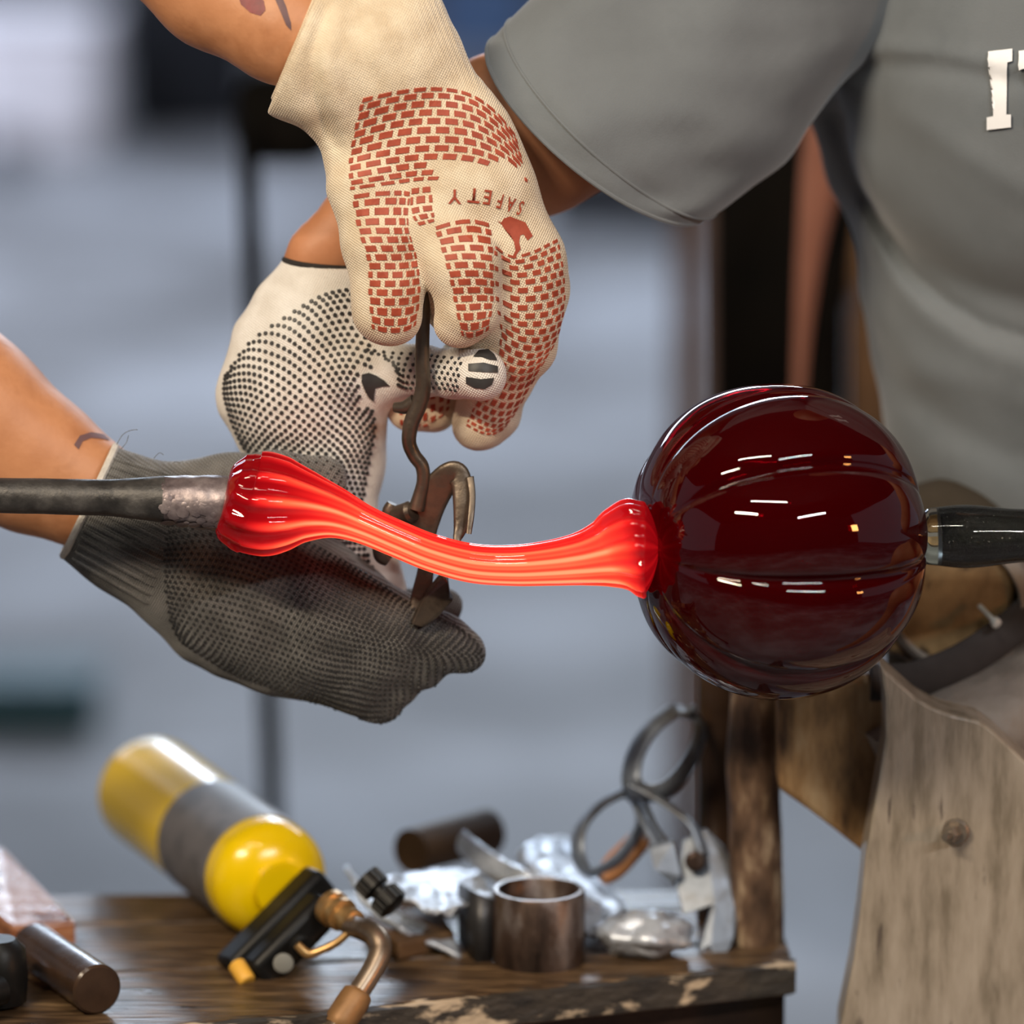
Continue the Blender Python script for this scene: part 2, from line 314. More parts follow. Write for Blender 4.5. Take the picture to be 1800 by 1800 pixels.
# ---- implicit bodies: smooth unions of tapered capsules, meshed with surface nets
def sdf_mesh(parts, vox, cut=None, disp=None, pad=0.012):
    """parts: list of (list of prims, k_inside, k_join); prim = ('c',a,b,ra,rb,fy) or ('e',centre,(rx,ry,rz))"""
    lo = np.array([1e9]*3); hi = -lo
    for prims, _, _ in parts:
        for p in prims:
            if p[0] == 'c':
                for q, r in ((p[1], p[3]), (p[2], p[4])):
                    q = np.array(q); lo = np.minimum(lo, q-r-pad); hi = np.maximum(hi, q+r+pad)
            else:
                q = np.array(p[1]); r = np.array(p[2]); lo = np.minimum(lo, q-r-pad); hi = np.maximum(hi, q+r+pad)
    n = np.ceil((hi-lo)/vox).astype(int)+1
    ax = [(lo[i]+np.arange(n[i])*vox).astype(np.float32) for i in range(3)]
    X, Y, Z = np.meshgrid(*ax, indexing='ij', sparse=True)
    D = np.full(n, 1.0, np.float32)
    def smin(a, b, k):
        if k <= 0: return np.minimum(a, b)
        h = np.maximum(k-np.abs(a-b), 0)/k
        return np.minimum(a, b)-h*h*k*0.25
    for prims, kin, kj in parts:
        E = np.full(n, 1.0, np.float32)
        for p in prims:
            if p[0] == 'c':
                a = np.array(p[1]); b = np.array(p[2]); ra, rb = p[3], p[4]; fy = p[5]
                mn = np.minimum(a-ra, b-rb)-0.03; mx = np.maximum(a+ra, b+rb)+0.03
            else:
                a = np.array(p[1]); r = np.array(p[2]); mn = a-r-0.03; mx = a+r+0.03
            i0 = np.clip(((mn-lo)/vox).astype(int), 0, n-1); i1 = np.clip(((mx-lo)/vox).astype(int)+2, 1, n)
            sl = tuple(slice(i0[k], i1[k]) for k in range(3))
            x = X[i0[0]:i1[0]]; y = Y[:, i0[1]:i1[1]]; z = Z[:, :, i0[2]:i1[2]]
            if p[0] == 'c':
                ba = b-a; ba = np.array([ba[0], ba[1]/fy, ba[2]]); L2 = float(ba@ba)+1e-12
                dx = x-a[0]; dy = (y-a[1])/fy; dz = z-a[2]
                h = np.clip((dx*ba[0]+dy*ba[1]+dz*ba[2])/L2, 0, 1)
                d = np.sqrt((dx-h*ba[0])**2+(dy-h*ba[1])**2+(dz-h*ba[2])**2)-(ra+(rb-ra)*h)
            else:
                d = (np.sqrt(((x-a[0])/r[0])**2+((y-a[1])/r[1])**2+((z-a[2])/r[2])**2)-1)*float(min(r))
            E[sl] = smin(E[sl], d.astype(np.float32), kin)
        D = smin(D, E, kj)
    if disp is not None: D = D+disp(X, Y, Z).astype(np.float32)
    if cut:
        for (pt, nrm) in cut:
            D = np.maximum(D, ((X-pt[0])*nrm[0]+(Y-pt[1])*nrm[1]+(Z-pt[2])*nrm[2]).astype(np.float32))
    for k in range(3):          # close the border
        s = [slice(None)]*3; s[k] = 0; D[tuple(s)] = 1; s[k] = -1; D[tuple(s)] = 1
    ins = D < 0
    c = np.zeros(np.array(n)-1, np.int8)
    for i in (0,1):
        for j in (0,1):
            for k in (0,1): c += ins[i:n[0]-1+i, j:n[1]-1+j, k:n[2]-1+k]
    act = (c > 0) & (c < 8); idx = np.argwhere(act)
    vid = np.full(c.shape, -1, np.int64); vid[act] = np.arange(len(idx))
    acc = np.zeros((len(idx), 3)); cnt = np.zeros(len(idx))
    cor = [(i,j,k) for i in (0,1) for j in (0,1) for k in (0,1)]
    for a in cor:
        for axn in range(3):
            if a[axn]: continue
            b = list(a); b[axn] = 1
            da = D[idx[:,0]+a[0], idx[:,1]+a[1], idx[:,2]+a[2]]; db = D[idx[:,0]+b[0], idx[:,1]+b[1], idx[:,2]+b[2]]
            s = (da < 0) != (db < 0); t = np.where(s, da/(da-db+1e-20), 0)
            p = np.tile(np.array(a, float), (len(idx), 1)); p[:, axn] = t
            acc[s] += p[s]; cnt[s] += 1
    V = (idx+acc/cnt[:, None])*vox+lo
    quads = []
    for axn in range(3):
        o1, o2 = (axn+1) % 3, (axn+2) % 3
        sa = [slice(None)]*3; sb = [slice(None)]*3; sa[axn] = slice(0, -1); sb[axn] = slice(1, None)
        ch = ins[tuple(sa)] != ins[tuple(sb)]
        e = np.argwhere(ch); e = e[(e[:, o1] > 0) & (e[:, o2] > 0) & (e[:, o1] < n[o1]-1) & (e[:, o2] < n[o2]-1)]
        def cell(d1, d2):
            q = e.copy(); q[:, o1] -= d1; q[:, o2] -= d2; return vid[q[:,0], q[:,1], q[:,2]]
        Q = np.stack([cell(1,1), cell(0,1), cell(0,0), cell(1,0)], 1)
        flip = ~ins[e[:,0], e[:,1], e[:,2]]; Q[flip] = Q[flip][:, ::-1]
        quads.append(Q)
    Q = np.concatenate(quads); Q = Q[(Q >= 0).all(1)]
    return V, Q
def np_obj(name, V, Q, m, parent=None, smooth_it=0):
    me = bpy.data.meshes.new(name); me.vertices.add(len(V)); me.vertices.foreach_set('co', V.astype(np.float32).ravel())
    me.loops.add(len(Q)*4); me.loops.foreach_set('vertex_index', Q.astype(np.int32).ravel())
    me.polygons.add(len(Q)); me.polygons.foreach_set('loop_start', np.arange(0, len(Q)*4, 4, dtype=np.int32))
    me.update(calc_edges=True); me.validate()
    return link(name, me, m, parent)
def relax(V, Q, it=2):
    for _ in range(it):
        acc = np.zeros_like(V); cnt = np.zeros(len(V))
        for a, b in ((0,1),(1,2),(2,3),(3,0)):
            np.add.at(acc, Q[:,a], V[Q[:,b]]); np.add.at(acc, Q[:,b], V[Q[:,a]])
            np.add.at(cnt, Q[:,a], 1); np.add.at(cnt, Q[:,b], 1)
        V = V*0.4+0.6*acc/np.maximum(cnt, 1)[:, None]
    return V
def chain(pts, fy=1.0):
    """pts: (px,py,Y,r_px) -> capsule prims"""
    W = [(tuple(P(a, b, Y)), U(r, Y)) for a, b, Y, r in pts]
    return [('c', W[i][0], W[i+1][0], W[i][1], W[i+1][1], fy) for i in range(len(W)-1)]
def bvh(V, Q): return BVHTree.FromPolygons([Vector(v) for v in V], [tuple(int(i) for i in q) for q in Q])
def hit(tree, px, py):
    d = ray(px, py).normalized(); loc, nrm, i, dist = tree.ray_cast(CAM, d)
    if loc is None: return None, None
    if nrm.dot(d) > 0: nrm = -nrm
    return loc, nrm

def patch(ctrl, u, v):
    """ctrl: rows x cols of (px,py); smooth interpolation at u,v in 0..1"""
    A = np.array(ctrl, float); nr, nc = A.shape[:2]
    def w(t, n):
        t = min(max(t, 0), 1)*(n-1); i = min(int(t), n-2); f = t-i
        idx = [max(0, i-1), i, i+1, min(n-1, i+2)]
        wt = [0.5*(-f+2*f*f-f**3), 0.5*(2-5*f*f+3*f**3), 0.5*(f+4*f*f-3*f**3), 0.5*(-f*f+f**3)]
        return idx, wt
    iu, wu = w(u, nr); iv, wv = w(v, nc); p = np.zeros(2)
    for a, b in zip(iu, wu):
        for c, d in zip(iv, wv): p += A[a, c]*b*d
    return p

def tile_on(g, tree, corners, off=0.0005, base=-0.0003):
    """raised tile: corners in pixels, dropped on the surface"""
    hs = [hit(tree, *c) for c in corners]
    if any(h[0] is None for h in hs): return False
    ctr = sum((h[0] for h in hs), Vector())/len(hs)
    if max((h[0]-ctr).length for h in hs) > 0.009: return False
    if max(abs((h[0]-ctr).dot(FWD)) for h in hs) > 0.006: return False
    n = len(hs); V = [h[0]+h[1]*base for h in hs]+[ctr.lerp(h[0], 0.86)+h[1]*off for h in hs]
    Fc = [tuple(range(n, 2*n))]+[(i, (i+1) % n, n+(i+1) % n, n+i) for i in range(n)]
    g.add(V, Fc); return True
def dot_on(g, tree, px, py, r, off=0.0006, n=8, sq=1.0):
    loc, nrm = hit(tree, px, py)
    if loc is None or -nrm.dot(ray(px, py).normalized()) < 0.14: return
    a = nrm.cross(Z_ if abs(nrm.z) < 0.9 else X_).normalized(); b = nrm.cross(a)
    V = [loc-nrm*0.0004+(a*math.cos(2*math.pi*k/n)+b*math.sin(2*math.pi*k/n))*r for k in range(n)]
    V += [loc+nrm*off+(a*math.cos(2*math.pi*k/n)+b*math.sin(2*math.pi*k/n))*r*0.7 for k in range(n)]
    g.add(V, [tuple(range(n, 2*n))]+[(i, (i+1) % n, n+(i+1) % n, n+i) for i in range(n)])
def decal(name, tree, poly, m, parent, step=5, off=0.0004, label=None):
    """flat print: pixel polygon laid on the surface as a thin skin"""
    bm = bmesh.new(); vs = [bm.verts.new((x, y, 0)) for x, y in poly]; bm.faces.new(vs)
    bmesh.ops.triangulate(bm, faces=bm.faces)
    for _ in range(3):
        es = [e for e in bm.edges if e.calc_length() > step]
        if es: bmesh.ops.subdivide_edges(bm, edges=es, cuts=1); bmesh.ops.triangulate(bm, faces=bm.faces)
    bad = []
    for v in bm.verts:
        loc, nrm = hit(tree, v.co.x, v.co.y)
        if loc is None: bad.append(v)
        else: v.co = loc+nrm*off
    bmesh.ops.delete(bm, geom=bad, context='VERTS')
    me = bpy.data.meshes.new(name); bm.to_mesh(me); bm.free()
    o = link(name, me, m, parent, True)
    if label: o['label'] = label
    return o
def text_decal(name, tree, s, cx, cy, size, rot, m, parent, sx=1.0, shear=0):
    c = bpy.data.curves.new('tmp', 'FONT'); c.body = s; c.align_x = 'CENTER'; c.align_y = 'CENTER'; c.size = 1; c.offset = 0.012
    to = bpy.data.objects.new('tmp', c); COL.objects.link(to); bpy.context.view_layer.update()
    me = bpy.data.meshes.new_from_object(to.evaluated_get(bpy.context.evaluated_depsgraph_get()))
    bpy.data.objects.remove(to); bpy.data.curves.remove(c)
    bm = bmesh.new(); bm.from_mesh(me); bad = []
    for v in bm.verts:
        x, y = v.co.x*size*sx, -v.co.y*size
        px = cx+x*math.cos(rot)-y*math.sin(rot); py = cy+x*math.sin(rot)+y*math.cos(rot)
        loc, nrm = hit(tree, px, py)
        if loc is None: bad.append(v)
        else: v.co = loc+nrm*0.0008
    bmesh.ops.delete(bm, geom=bad, context='VERTS'); bm.to_mesh(me); bm.free()
    me.name = name; return link(name, me, m, parent, True)
def hem(g, c, nrm, r, fy, thick):
    """ring of rolled edge round a sleeve or cuff"""
    c = np.array(c); nrm = np.array(nrm)/np.linalg.norm(nrm)
    b = np.array([0, 1.0, 0]); b = b-nrm*(b@nrm); b /= np.linalg.norm(b); a = np.cross(b, nrm)
    C = [c+a*math.cos(t)*r+b*math.sin(t)*r*fy for t in np.linspace(0, 2*math.pi, 64, endpoint=False)]
    C.append(C[0]); V, Fc = tube(C, thick, 8, caps=False); g.add(V, Fc)

# ================================================================= SETTING
g = G(); g.add(*obox((0, 5, -0.05), X_, Y_, Z_, 7, 9.5, 0.05))
fl = g.obj('floor', 'concrete', smooth=False); fl['kind'] = 'structure'
g = G(); g.add(*obox((0, 14.6, 2.5), X_, Y_, Z_, 7, 0.1, 2.5))
wb = g.obj('wall_back', 'plaster', smooth=False); wb['kind'] = 'structure'

g = G(); g.add(*obox((0, -4.3, 2.5), X_, Y_, Z_, 7, 0.1, 2.5))
wf = g.obj('wall_front', 'dark_wall', smooth=False); wf['kind'] = 'structure'
g = G(); g.add(*obox((0, 5.1, 3.65), X_, Y_, Z_, 6, 9.5, 0.05))
cl = g.obj('ceiling', 'dark_wall', smooth=False); cl['kind'] = 'structure'

# ================================================================= GLASS PUMPKIN
def pumpkin():
    cx, cy = 1366, 950
    c = P(cx, cy, 0.0); Rz = U(279); Rx = U(268)
    root = thing('glass_pumpkin', c, 'deep red ribbed glass pumpkin on the pipe, its glowing orange neck still hot', 'glass pumpkin')
    axis = (P(1632, 938, 0.033)-P(1100, 968, -0.033)).normalized()
    up = Vector((0, 0, 1)); up = (up-axis*up.dot(axis)).normalized(); bk = axis.cross(up)
    N, seg = 96, 320; lob = 8
    def shell(inset):
        V = []; Fc = []
        for i in range(N+1):
            t = math.pi*i/N; s = -math.cos(t)
            rad = math.sin(t)**0.86
            x = s*Rx*(1.0-0.08*(1-rad))
            # pinched hollow round both ends
            x -= math.copysign(1, s)*Rx*0.06*math.exp(-(rad/0.20)**2)
            for k in range(seg):
                a = 2*math.pi*k/seg
                ph = (a+R_(41))*lob/2
                cr = abs(math.sin(ph))
                groove = math.exp(-(cr/0.17)**2)*0.034+(1-cr**0.8)*0.062
                wob = 0.006*math.sin(3*a+2*s)+0.004*math.sin(7*a+4*s)
                q = rad*Rz*(1.015-groove*min(1, 0.35+rad)+wob)-inset
                q = max(q, 0.0004)
                V.append(c+axis*(x*(1-inset/Rx))+up*math.cos(a)*q+bk*math.sin(a)*q)
        for i in range(N):
            for k in range(seg): Fc.append((i*seg+k, i*seg+(k+1) % seg, (i+1)*seg+(k+1) % seg, (i+1)*seg+k))
        Fc.append(tuple(range(seg))); Fc.append(tuple(N*seg+k for k in range(seg)))
        return V, Fc
    V, Fc = shell(0); Vi, Fi = shell(0.0055)
    me = bpy.data.meshes.new('body'); n = len(V)
    me.from_pydata([tuple(v) for v in V+Vi], [], [tuple(f) for f in Fc]+[tuple(n+i for i in reversed(f)) for f in Fi])
    bm = bmesh.new(); bm.from_mesh(me); bmesh.ops.recalc_face_normals(bm, faces=bm.faces); bm.to_mesh(me); bm.free()
    # inner shell must face the hollow
    fcs = me.polygons; half = len(fcs)//2
    cc = Vector(c)
    bm = bmesh.new(); bm.from_mesh(me); bm.faces.ensure_lookup_table()
    fo = bm.faces[seg*40+5]; 
    if fo.normal.dot(fo.calc_center_median()-cc) < 0: bmesh.ops.reverse_faces(bm, faces=bm.faces[:half])
    fi = bm.faces[half+seg*40+5]
    if fi.normal.dot(fi.calc_center_median()-cc) > 0: bmesh.ops.reverse_faces(bm, faces=bm.faces[half:])
    bm.to_mesh(me); bm.free()
    o = link('body', me, 'ruby', root)
    # neck
    rows = [(396,868,34),(400,869,60),(408,872,75),(424,878,83),(446,884,88),(472,886,89),(505,888,80),(545,892,61),(590,902,45),(640,922,34.5),(700,948,32.5),
            (760,972,33),(830,990,34.5),(900,994,36),(965,990,40),(1020,983,47),(1060,975,58),(1088,968,73),(1108,965,83),(1122,964,84),(1136,964,74),(1148,964,50),(1156,964,22)]
    rr = catmull(rows, 10); C = np.array([tuple(P(a, b, -0.004-0.030*np.interp(a, [850,1130], [0,1])**1.5)) for a, b, r in rr])
    rad = np.array([U(r) for a, b, r in rr]); xs = rr[:, 0]
    seg2 = 168; nl = 12
    Tn, Nn, B = frames(C)
    V = []; heat = []
    for i in range(len(C)):
        # use fixed world frame so ridges run true
        Yv = np.array([0, 1.0, 0]); Uv = np.cross(Tn[i], Yv)*-1; Uv /= np.linalg.norm(Uv)
        if Uv[2] < 0: Uv = -Uv
        x = xs[i]
        am = 0.034*max(0, 1-abs(x-500)/120)+0.020+0.045*max(0, 1-abs(x-1100)/90)
        for k in range(seg2):
            a = 2*math.pi*k/seg2; tw = 0.25
            rid = math.cos(nl*(a+tw))                      # 1 = ridge crest
            fine = math.cos(2*nl*(a+tw)+0.7)
            q = rad[i]*(1+am*(rid if rid > 0 else rid*1.3))
            if x < 440: q *= 1+0.03*math.sin(5*a+x*0.07)
            V.append(C[i]+Uv*math.cos(a)*q-Yv*math.sin(a)*q)
            # heat: cooler at the collar, hottest mid neck
            hx = np.interp(x, [400,436,455,500,560,640,760,1000,1070,1104,1126], [0.02,0.05,0.20,0.50,0.72,0.95,1.0,1.0,0.86,0.50,0.12])
            front = 0.5+0.5*math.sin(a)
            side = abs(math.cos(a-0.25))**5
            stripe = 0.5+0.36*rid+0.14*fine
            stripe = 0.5+0.30*rid+0.20*fine
            h = hx*(1-0.60*side)*(0.42+0.78*stripe)
            m_ = np.interp(x, [500,620], [1,0]); h *= (1-m_)+m_*(0.40+0.95*max(0, rid)**0.7)
            h = max(0, min(1, h))
            col = [np.interp(h, [0,0.12,0.3,0.55,0.8,1.0], ch) for ch in
                   ([0.05,0.28,0.68,0.86,0.92,0.96],[0.0,0.002,0.014,0.060,0.17,0.35],[0.001,0.004,0.012,0.028,0.066,0.16])]
            heat.append(col+[1])
    Fc = []
    n = len(C)
    for i in range(n-1):
        for k in range(seg2): Fc.append((i*seg2+k, i*seg2+(k+1) % seg2, (i+1)*seg2+(k+1) % seg2, (i+1)*seg2+k))
    Fc.append(tuple(range(seg2))); Fc.append(tuple((n-1)*seg2+k for k in range(seg2)))
    me = bpy.data.meshes.new('neck'); me.from_pydata([tuple(v) for v in V], [], Fc)
    bm = bmesh.new(); bm.from_mesh(me); bmesh.ops.recalc_face_normals(bm, faces=bm.faces); bm.to_mesh(me); bm.free()
    ca = me.color_attributes.new('glow', 'FLOAT_COLOR', 'POINT'); ca.data.foreach_set('color', np.array(heat, np.float32).ravel())
    o = link('neck', me, 'hot', root); o['label'] = 'glowing orange drawn-out neck with long flutes and a red flared collar'
pumpkin()

# blowpipe (left) and punty (right)
def blowpipe():
    root = thing('blowpipe', P(200, 872, 0), 'dark iron blowpipe entering from the left into the red glass collar', 'iron pipe')
    rows = [(-1500,866,31),(-300,868,31),(0,871,31.5),(100,873,32),(190,875,32.5),(230,876,36),(290,878,42)]
    C = catmull([tuple(P(a, b, -0.002))+(U(r),) for a, b, r in rows], 10)
    g = G(); rf = lambda i, a: 1+0.02*mnoise.noise(Vector((C[i][0]*60, a*1.2, 3)))
    g.add(*tube(C[:, :3], C[:, 3], 40, rfun=rf)); g.obj('shaft', 'iron', root)
    rows = [(288,878,42),(330,880,45),(370,883,48),(400,886,50),(425,888,46)]
    C2 = catmull([tuple(P(a, b, -0.002))+(U(r),) for a, b, r in rows], 16)
    rf = lambda i, a: 1+0.035*mnoise.noise(Vector((C2[i][0]*140, math.cos(a)*2.4, math.sin(a)*2.4)))
    g = G(); g.add(*tube(C2[:, :3], C2[:, 3], 56, rfun=rf)); g.obj('head', 'iron_hot', root, label='scaly flared pipe head, heat-bleached mauve grey')
    g = G()
    for k in range(60):
        px = random.uniform(285, 392); py = random.uniform(845, 925); c = P(px, py, 0); cc = P(px, 880+(px-290)*0.08, -0.002)
        dz = c.z-cc.z; r = U(np.interp(px, [288,400], [42,49]))
        if abs(dz) > r*0.95: continue
        p = Vector((c.x, cc.y-math.sqrt(r*r-dz*dz), c.z)); nrm = (p-cc); nrm.x = 0; nrm.normalize()
        a = nrm.cross(Z_).normalized(); b = nrm.cross(a); s = random.uniform(0.0015, 0.0038)
        ring = [p+nrm*0.0002+(a*math.cos(t)*s*1.1+b*math.sin(t)*s) for t in np.linspace(0, 6.28, 9)[:-1]]
        top = [p+nrm*0.0004+(a*math.cos(t)*s*0.8+b*math.sin(t)*s*0.8) for t in np.linspace(0, 6.28, 9)[:-1]]
        g.add(ring+top, [tuple(range(8, 16))]+[(i, (i+1) % 8, 8+(i+1) % 8, 8+i) for i in range(8)])
    o = g.obj('scale_flakes', 'iron_hot', root); o['kind'] = 'stuff'
blowpipe()
def punty():
    root = thing('punty_rod', P(1720, 940, 0), 'black iron rod at the right end of the pumpkin, tipped with clear glass', 'iron rod')
    C = catmull([tuple(P(a, b, 0.03))+(U(r),) for a, b, r in [(1653,945,44),(1700,943,45),(1800,940,46),(2000,936,46),(3200,915,46)]], 8)
    rf = lambda i, a: 1+0.03*mnoise.noise(Vector((C[i][0]*90, math.cos(a)*3, math.sin(a)*3)))
    g = G(); g.add(*tube(C[:, :3], C[:, 3], 40, rfun=rf)); g.obj('rod', 'black_iron', root)
    C = catmull([tuple(P(a, b, 0.03))+(U(r),) for a, b, r in [(1618,944,42),(1630,944,50),(1650,943,53),(1690,943,57),(1730,943,55),(1780,942,49),(1830,941,47.2)]], 8)
    g = G(); g.add(*tube(C[:, :3], C[:, 3], 48)); g.obj('glass_collar', 'clear', root, label='clear glass gather round the rod tip')
punty()

# ================================================================= PERSON LEFT (arms from the left, cream glove and grey glove)
def wr(a1, w1, a2, w2, ang=0.6):
    ca, sa = math.cos(ang), math.sin(ang)
    return lambda X, Y, Z: a1*np.sin((X*ca+Z*sa)*w1+2.0*np.sin(Z*38+Y*20))*np.cos(Y*60)+a2*np.sin((Z*ca-X*sa)*w2+1.5*np.sin(X*50))
def pl_dist(X, Z, pts):
    W = [P(a, b, 0.11) for a, b in pts]; d = None
    for p, q in zip(W[:-1], W[1:]):
        bx, bz = q.x-p.x, q.z-p.z; L2 = bx*bx+bz*bz
        h = np.clip(((X-p.x)*bx+(Z-p.z)*bz)/L2, 0, 1); e = np.sqrt((X-p.x-h*bx)**2+(Z-p.z-h*bz)**2)
        d = e if d is None else np.minimum(d, e)
    return d
GC = [([(582,-10),(560,60),(562,130),(588,200),(600,225)], 0.0032, 0.0045), ([(604,0),(590,60),(594,120),(616,180)], -0.0016, 0.006), ([(540,10),(524,80),(530,150),(560,205)], -0.0012, 0.005),
      ([(640,20),(650,80),(690,130)], 0.0010, 0.005), ([(700,372),(716,384),(730,410),(738,450)], 0.0015, 0.0035), ([(600,250),(620,300),(630,360)], 0.0008, 0.006), ([(880,400),(890,470),(885,540)], 0.0012, 0.004)]
def glove_folds(X, Y, Z):
    d = wr(0.0006, 210, 0.0005, 170, 0.3)(X, Y, Z)
    for pts, am_, wd in GC: d = d+am_*np.exp(-(pl_dist(X, Z, pts)/wd)**2)
    r = 0.00035*np.sin((X*0.93+Z*0.36)*2100)*np.clip((Z-P(600,190,0.04).z)*40, 0, 1)
    return d+r
def left_person():
    root = thing('person', (-0.75, 0.35, 0.0), 'person reaching in from the left with bare tattooed forearms, one cream and one grey glove', 'person')
    armU = chain([(-700,-500,0.30,150),(60,-400,0.14,150),(250,-160,0.10,122),(380,-25,0.07,108),(500,45,0.05,100),(640,110,0.045,72)])
    armL = chain([(-900,-100,0.30,150),(-330,500,0.16,175),(-60,735,0.09,150),(60,815,0.085,124),(150,865,0.08,98),(260,930,0.08,80)], 0.8)
    tor = [('e', (-0.98, 0.34, 1.20), (0.2, 0.13, 0.34)), ('c', (-0.98,0.34,1.5), (-0.95,0.30,1.66), 0.06, 0.055, 1.0), ('e', (-0.93,0.27,1.74), (0.085,0.10,0.12)),
           ('c', tuple(P(-700,-500,0.30)), (-0.95,0.34,1.42), 0.055, 0.07, 1.0), ('c', tuple(P(-900,-100,0.30)), (-0.98,0.30,1.38), 0.05, 0.07, 1.0)]
    tor += [('c', (-1.06,0.36,0.92), (-1.06,0.36,0.5), 0.09, 0.065, 1), ('c', (-1.06,0.36,0.5), (-1.06,0.38,0.06), 0.065, 0.045, 1),
            ('c', (-0.88,0.36,0.92), (-0.86,0.34,0.5), 0.09, 0.065, 1), ('c', (-0.86,0.34,0.5), (-0.86,0.36,0.06), 0.065, 0.045, 1)]
    V, Q = sdf_mesh([(armU, 0.01, 0.01), (armL, 0.01, 0.01), (tor, 0.05, 0.03)], 0.0055)
    V = relax(V, Q, 2); body = np_obj('body', V, Q, 'skin_tan', root); tb = bvh(V, Q)
    body['label'] = 'bare tanned forearms'
    # shirt and trousers outside the frame
    V, Q = sdf_mesh([([('e', (-0.98,0.34,1.18), (0.225,0.155,0.36)), ('c', (-1.1,0.33,1.40), (-0.86,0.33,1.42), 0.085, 0.085, 1)], 0.04, 0.02)], 0.012, cut=[((0,0,1.5),(0,0,1)), ((0,0,0.86),(0,0,-1))])
    np_obj('work_shirt', V, Q, 'black_cloth', root)
    V, Q = sdf_mesh([([('c', (-1.06,0.36,0.9), (-1.06,0.36,0.09), 0.115, 0.075, 1), ('c', (-0.88,0.36,0.9), (-0.86,0.35,0.09), 0.115, 0.075, 1)], 0.02, 0.02)], 0.012, cut=[((0,0,0.03),(0,0,-1))])
    np_obj('trousers', V, Q, 'trousers', root)
    # tattoos
    decal('tattoo', tb, [(418,-12),(448,-14),(464,2),(467,18),(458,28),(440,22),(424,8)], 'tattoo_red', root, label='small red and black tattoo')
    decal('tattoo', tb, [(478,-14),(492,-14),(503,12),(511,40),(512,54),(503,44),(492,18)], 'tattoo', root)
    decal('tattoo', tb, [(130,782),(140,766),(160,760),(182,764),(194,775),(180,772),(160,770),(145,776),(138,790)], 'tattoo', root)
    # ---- cream glove (upper)
    cuff = chain([(500,64,0.048,110),(545,88,0.046,124),(600,108,0.045,114),(660,90,0.045,108),(690,60,0.05,104)], 0.85)
    cuff += chain([(640,120,0.045,100),(690,125,0.045,106)], 0.8)
    palm = chain([(655,150,0.045,84),(672,230,0.045,100),(706,330,0.045,128)], 0.62)+chain([(720,130,0.045,92),(775,250,0.045,112),(805,345,0.045,124),(862,480,0.05,124),(880,520,0.055,112)], 0.62)
    index = chain([(760,390,0.03,72),(815,470,0.02,68),(822,545,0.02,56),(806,572,0.022,42)], 0.8)
    mid = chain([(870,440,0.045,90),(895,560,0.05,82),(905,600,0.055,70),(880,660,0.065,58),(858,720,0.075,54),(843,748,0.075,47)], 0.8)
    ring = chain([(860,560,0.09,60),(820,650,0.10,52),(762,712,0.095,42),(722,722,0.09,40)], 0.9)
    thumb = chain([(652,330,0.035,78),(672,430,0.025,66),(682,500,0.022,62),(682,548,0.022,62)], 0.8)
    V, Q = sdf_mesh([(cuff, 0.012, 0.01), (palm, 0.02, 0.014), (index, 0.006, 0.005), (mid, 0.008, 0.006), (ring, 0.006, 0.004), (thumb, 0.008, 0.0045)],
                    0.0012, disp=glove_folds, cut=[(tuple(P(524,66,0.048)), tuple((P(430,30,0.048)-P(530,72,0.048)).normalized()))])
    V = relax(V, Q, 2)
    gl = np_obj('glove', V, Q, 'cream_knit', root); gl['label'] = 'cream knit glove printed with small red-brown bricks'
    t = bvh(V, Q)
    hg = G(); hem(hg, P(526,68,0.048), P(430,30,0.048)-P(530,72,0.048), U(114), 0.85, 0.0022); hg.obj('hem', 'cream_knit', gl)
    bg = G()
    pal = [[(636,172),(700,158),(765,152),(822,162),(868,192),(905,236)],
           [(622,230),(690,212),(760,205),(826,212),(878,240),(917,280)],
           [(613,290),(680,276),(755,268),(828,272),(885,292),(926,322)],
           [(616,335),(690,325),(745,318),(800,318),(850,322),(900,330)]]
    def bricks(ctrl, rows, cols, wfrac=0.76, hfrac=0.76, skip=None, off0=0):
        for i in range(rows):
            for j in range(-1, cols):
                o = 0.5*((i+off0) % 2)
                u0 = (i+(1-hfrac)/2)/rows; u1 = (i+(1+hfrac)/2)/rows
                v0 = (j+o+(1-wfrac)/2)/cols; v1 = (j+o+(1+wfrac)/2)/cols
                if v0 < -0.001 or v1 > 1.001:
                    v0 = max(v0, 0); v1 = min(v1, 1)
                    if v1-v0 < 0.25/cols: continue
                cs = [patch(ctrl, a, b) for a, b in ((u0,v0),(u0,(v0+v1)/2),(u0,v1),(u1,v1),(u1,(v0+v1)/2),(u1,v0))]
                c = sum(cs)/6
                if skip and skip(c[0], c[1]): continue
                tile_on(bg, t, cs, off=0.0006)
    sk = lambda x, y: (x > 762 and y > 288 and x+0.25*(y-288) < 925 and y < 402) or (865 < x < 945 and 370 < y < 448)
    bricks(pal, 12, 11, skip=sk)
    # thumb
    th = [[(618,342),(655,336),(690,334),(708,334),(722,336)],
          [(628,400),(655,398),(688,398),(708,398),(718,398)],
          [(646,460),(672,460),(698,460),(720,458),(734,456)],
          [(648,520),(672,522),(698,522),(722,520),(738,516)],
          [(654,578),(672,584),(695,586),(716,582),(730,572)]]
    bricks(th, 16, 4, wfrac=0.76, hfrac=0.76)
    # web strip between thumb and index
    wb_ = [[(722,330),(740,328),(758,326)],[(722,372),(740,368),(762,366)],[(736,398),(752,394),(765,390)]]
    bricks(wb_, 5, 2, wfrac=0.74)
    # index finger
    ix = [[(762,398),(795,388),(830,384),(862,392)],
          [(776,440),(805,436),(838,436),(866,440)],
          [(790,490),(815,488),(846,488),(868,492)],
          [(800,540),(822,540),(848,538),(866,538)],
          [(812,590),(826,594),(842,590),(858,580)]]
    bricks(ix, 14, 3, wfrac=0.78, hfrac=0.76)
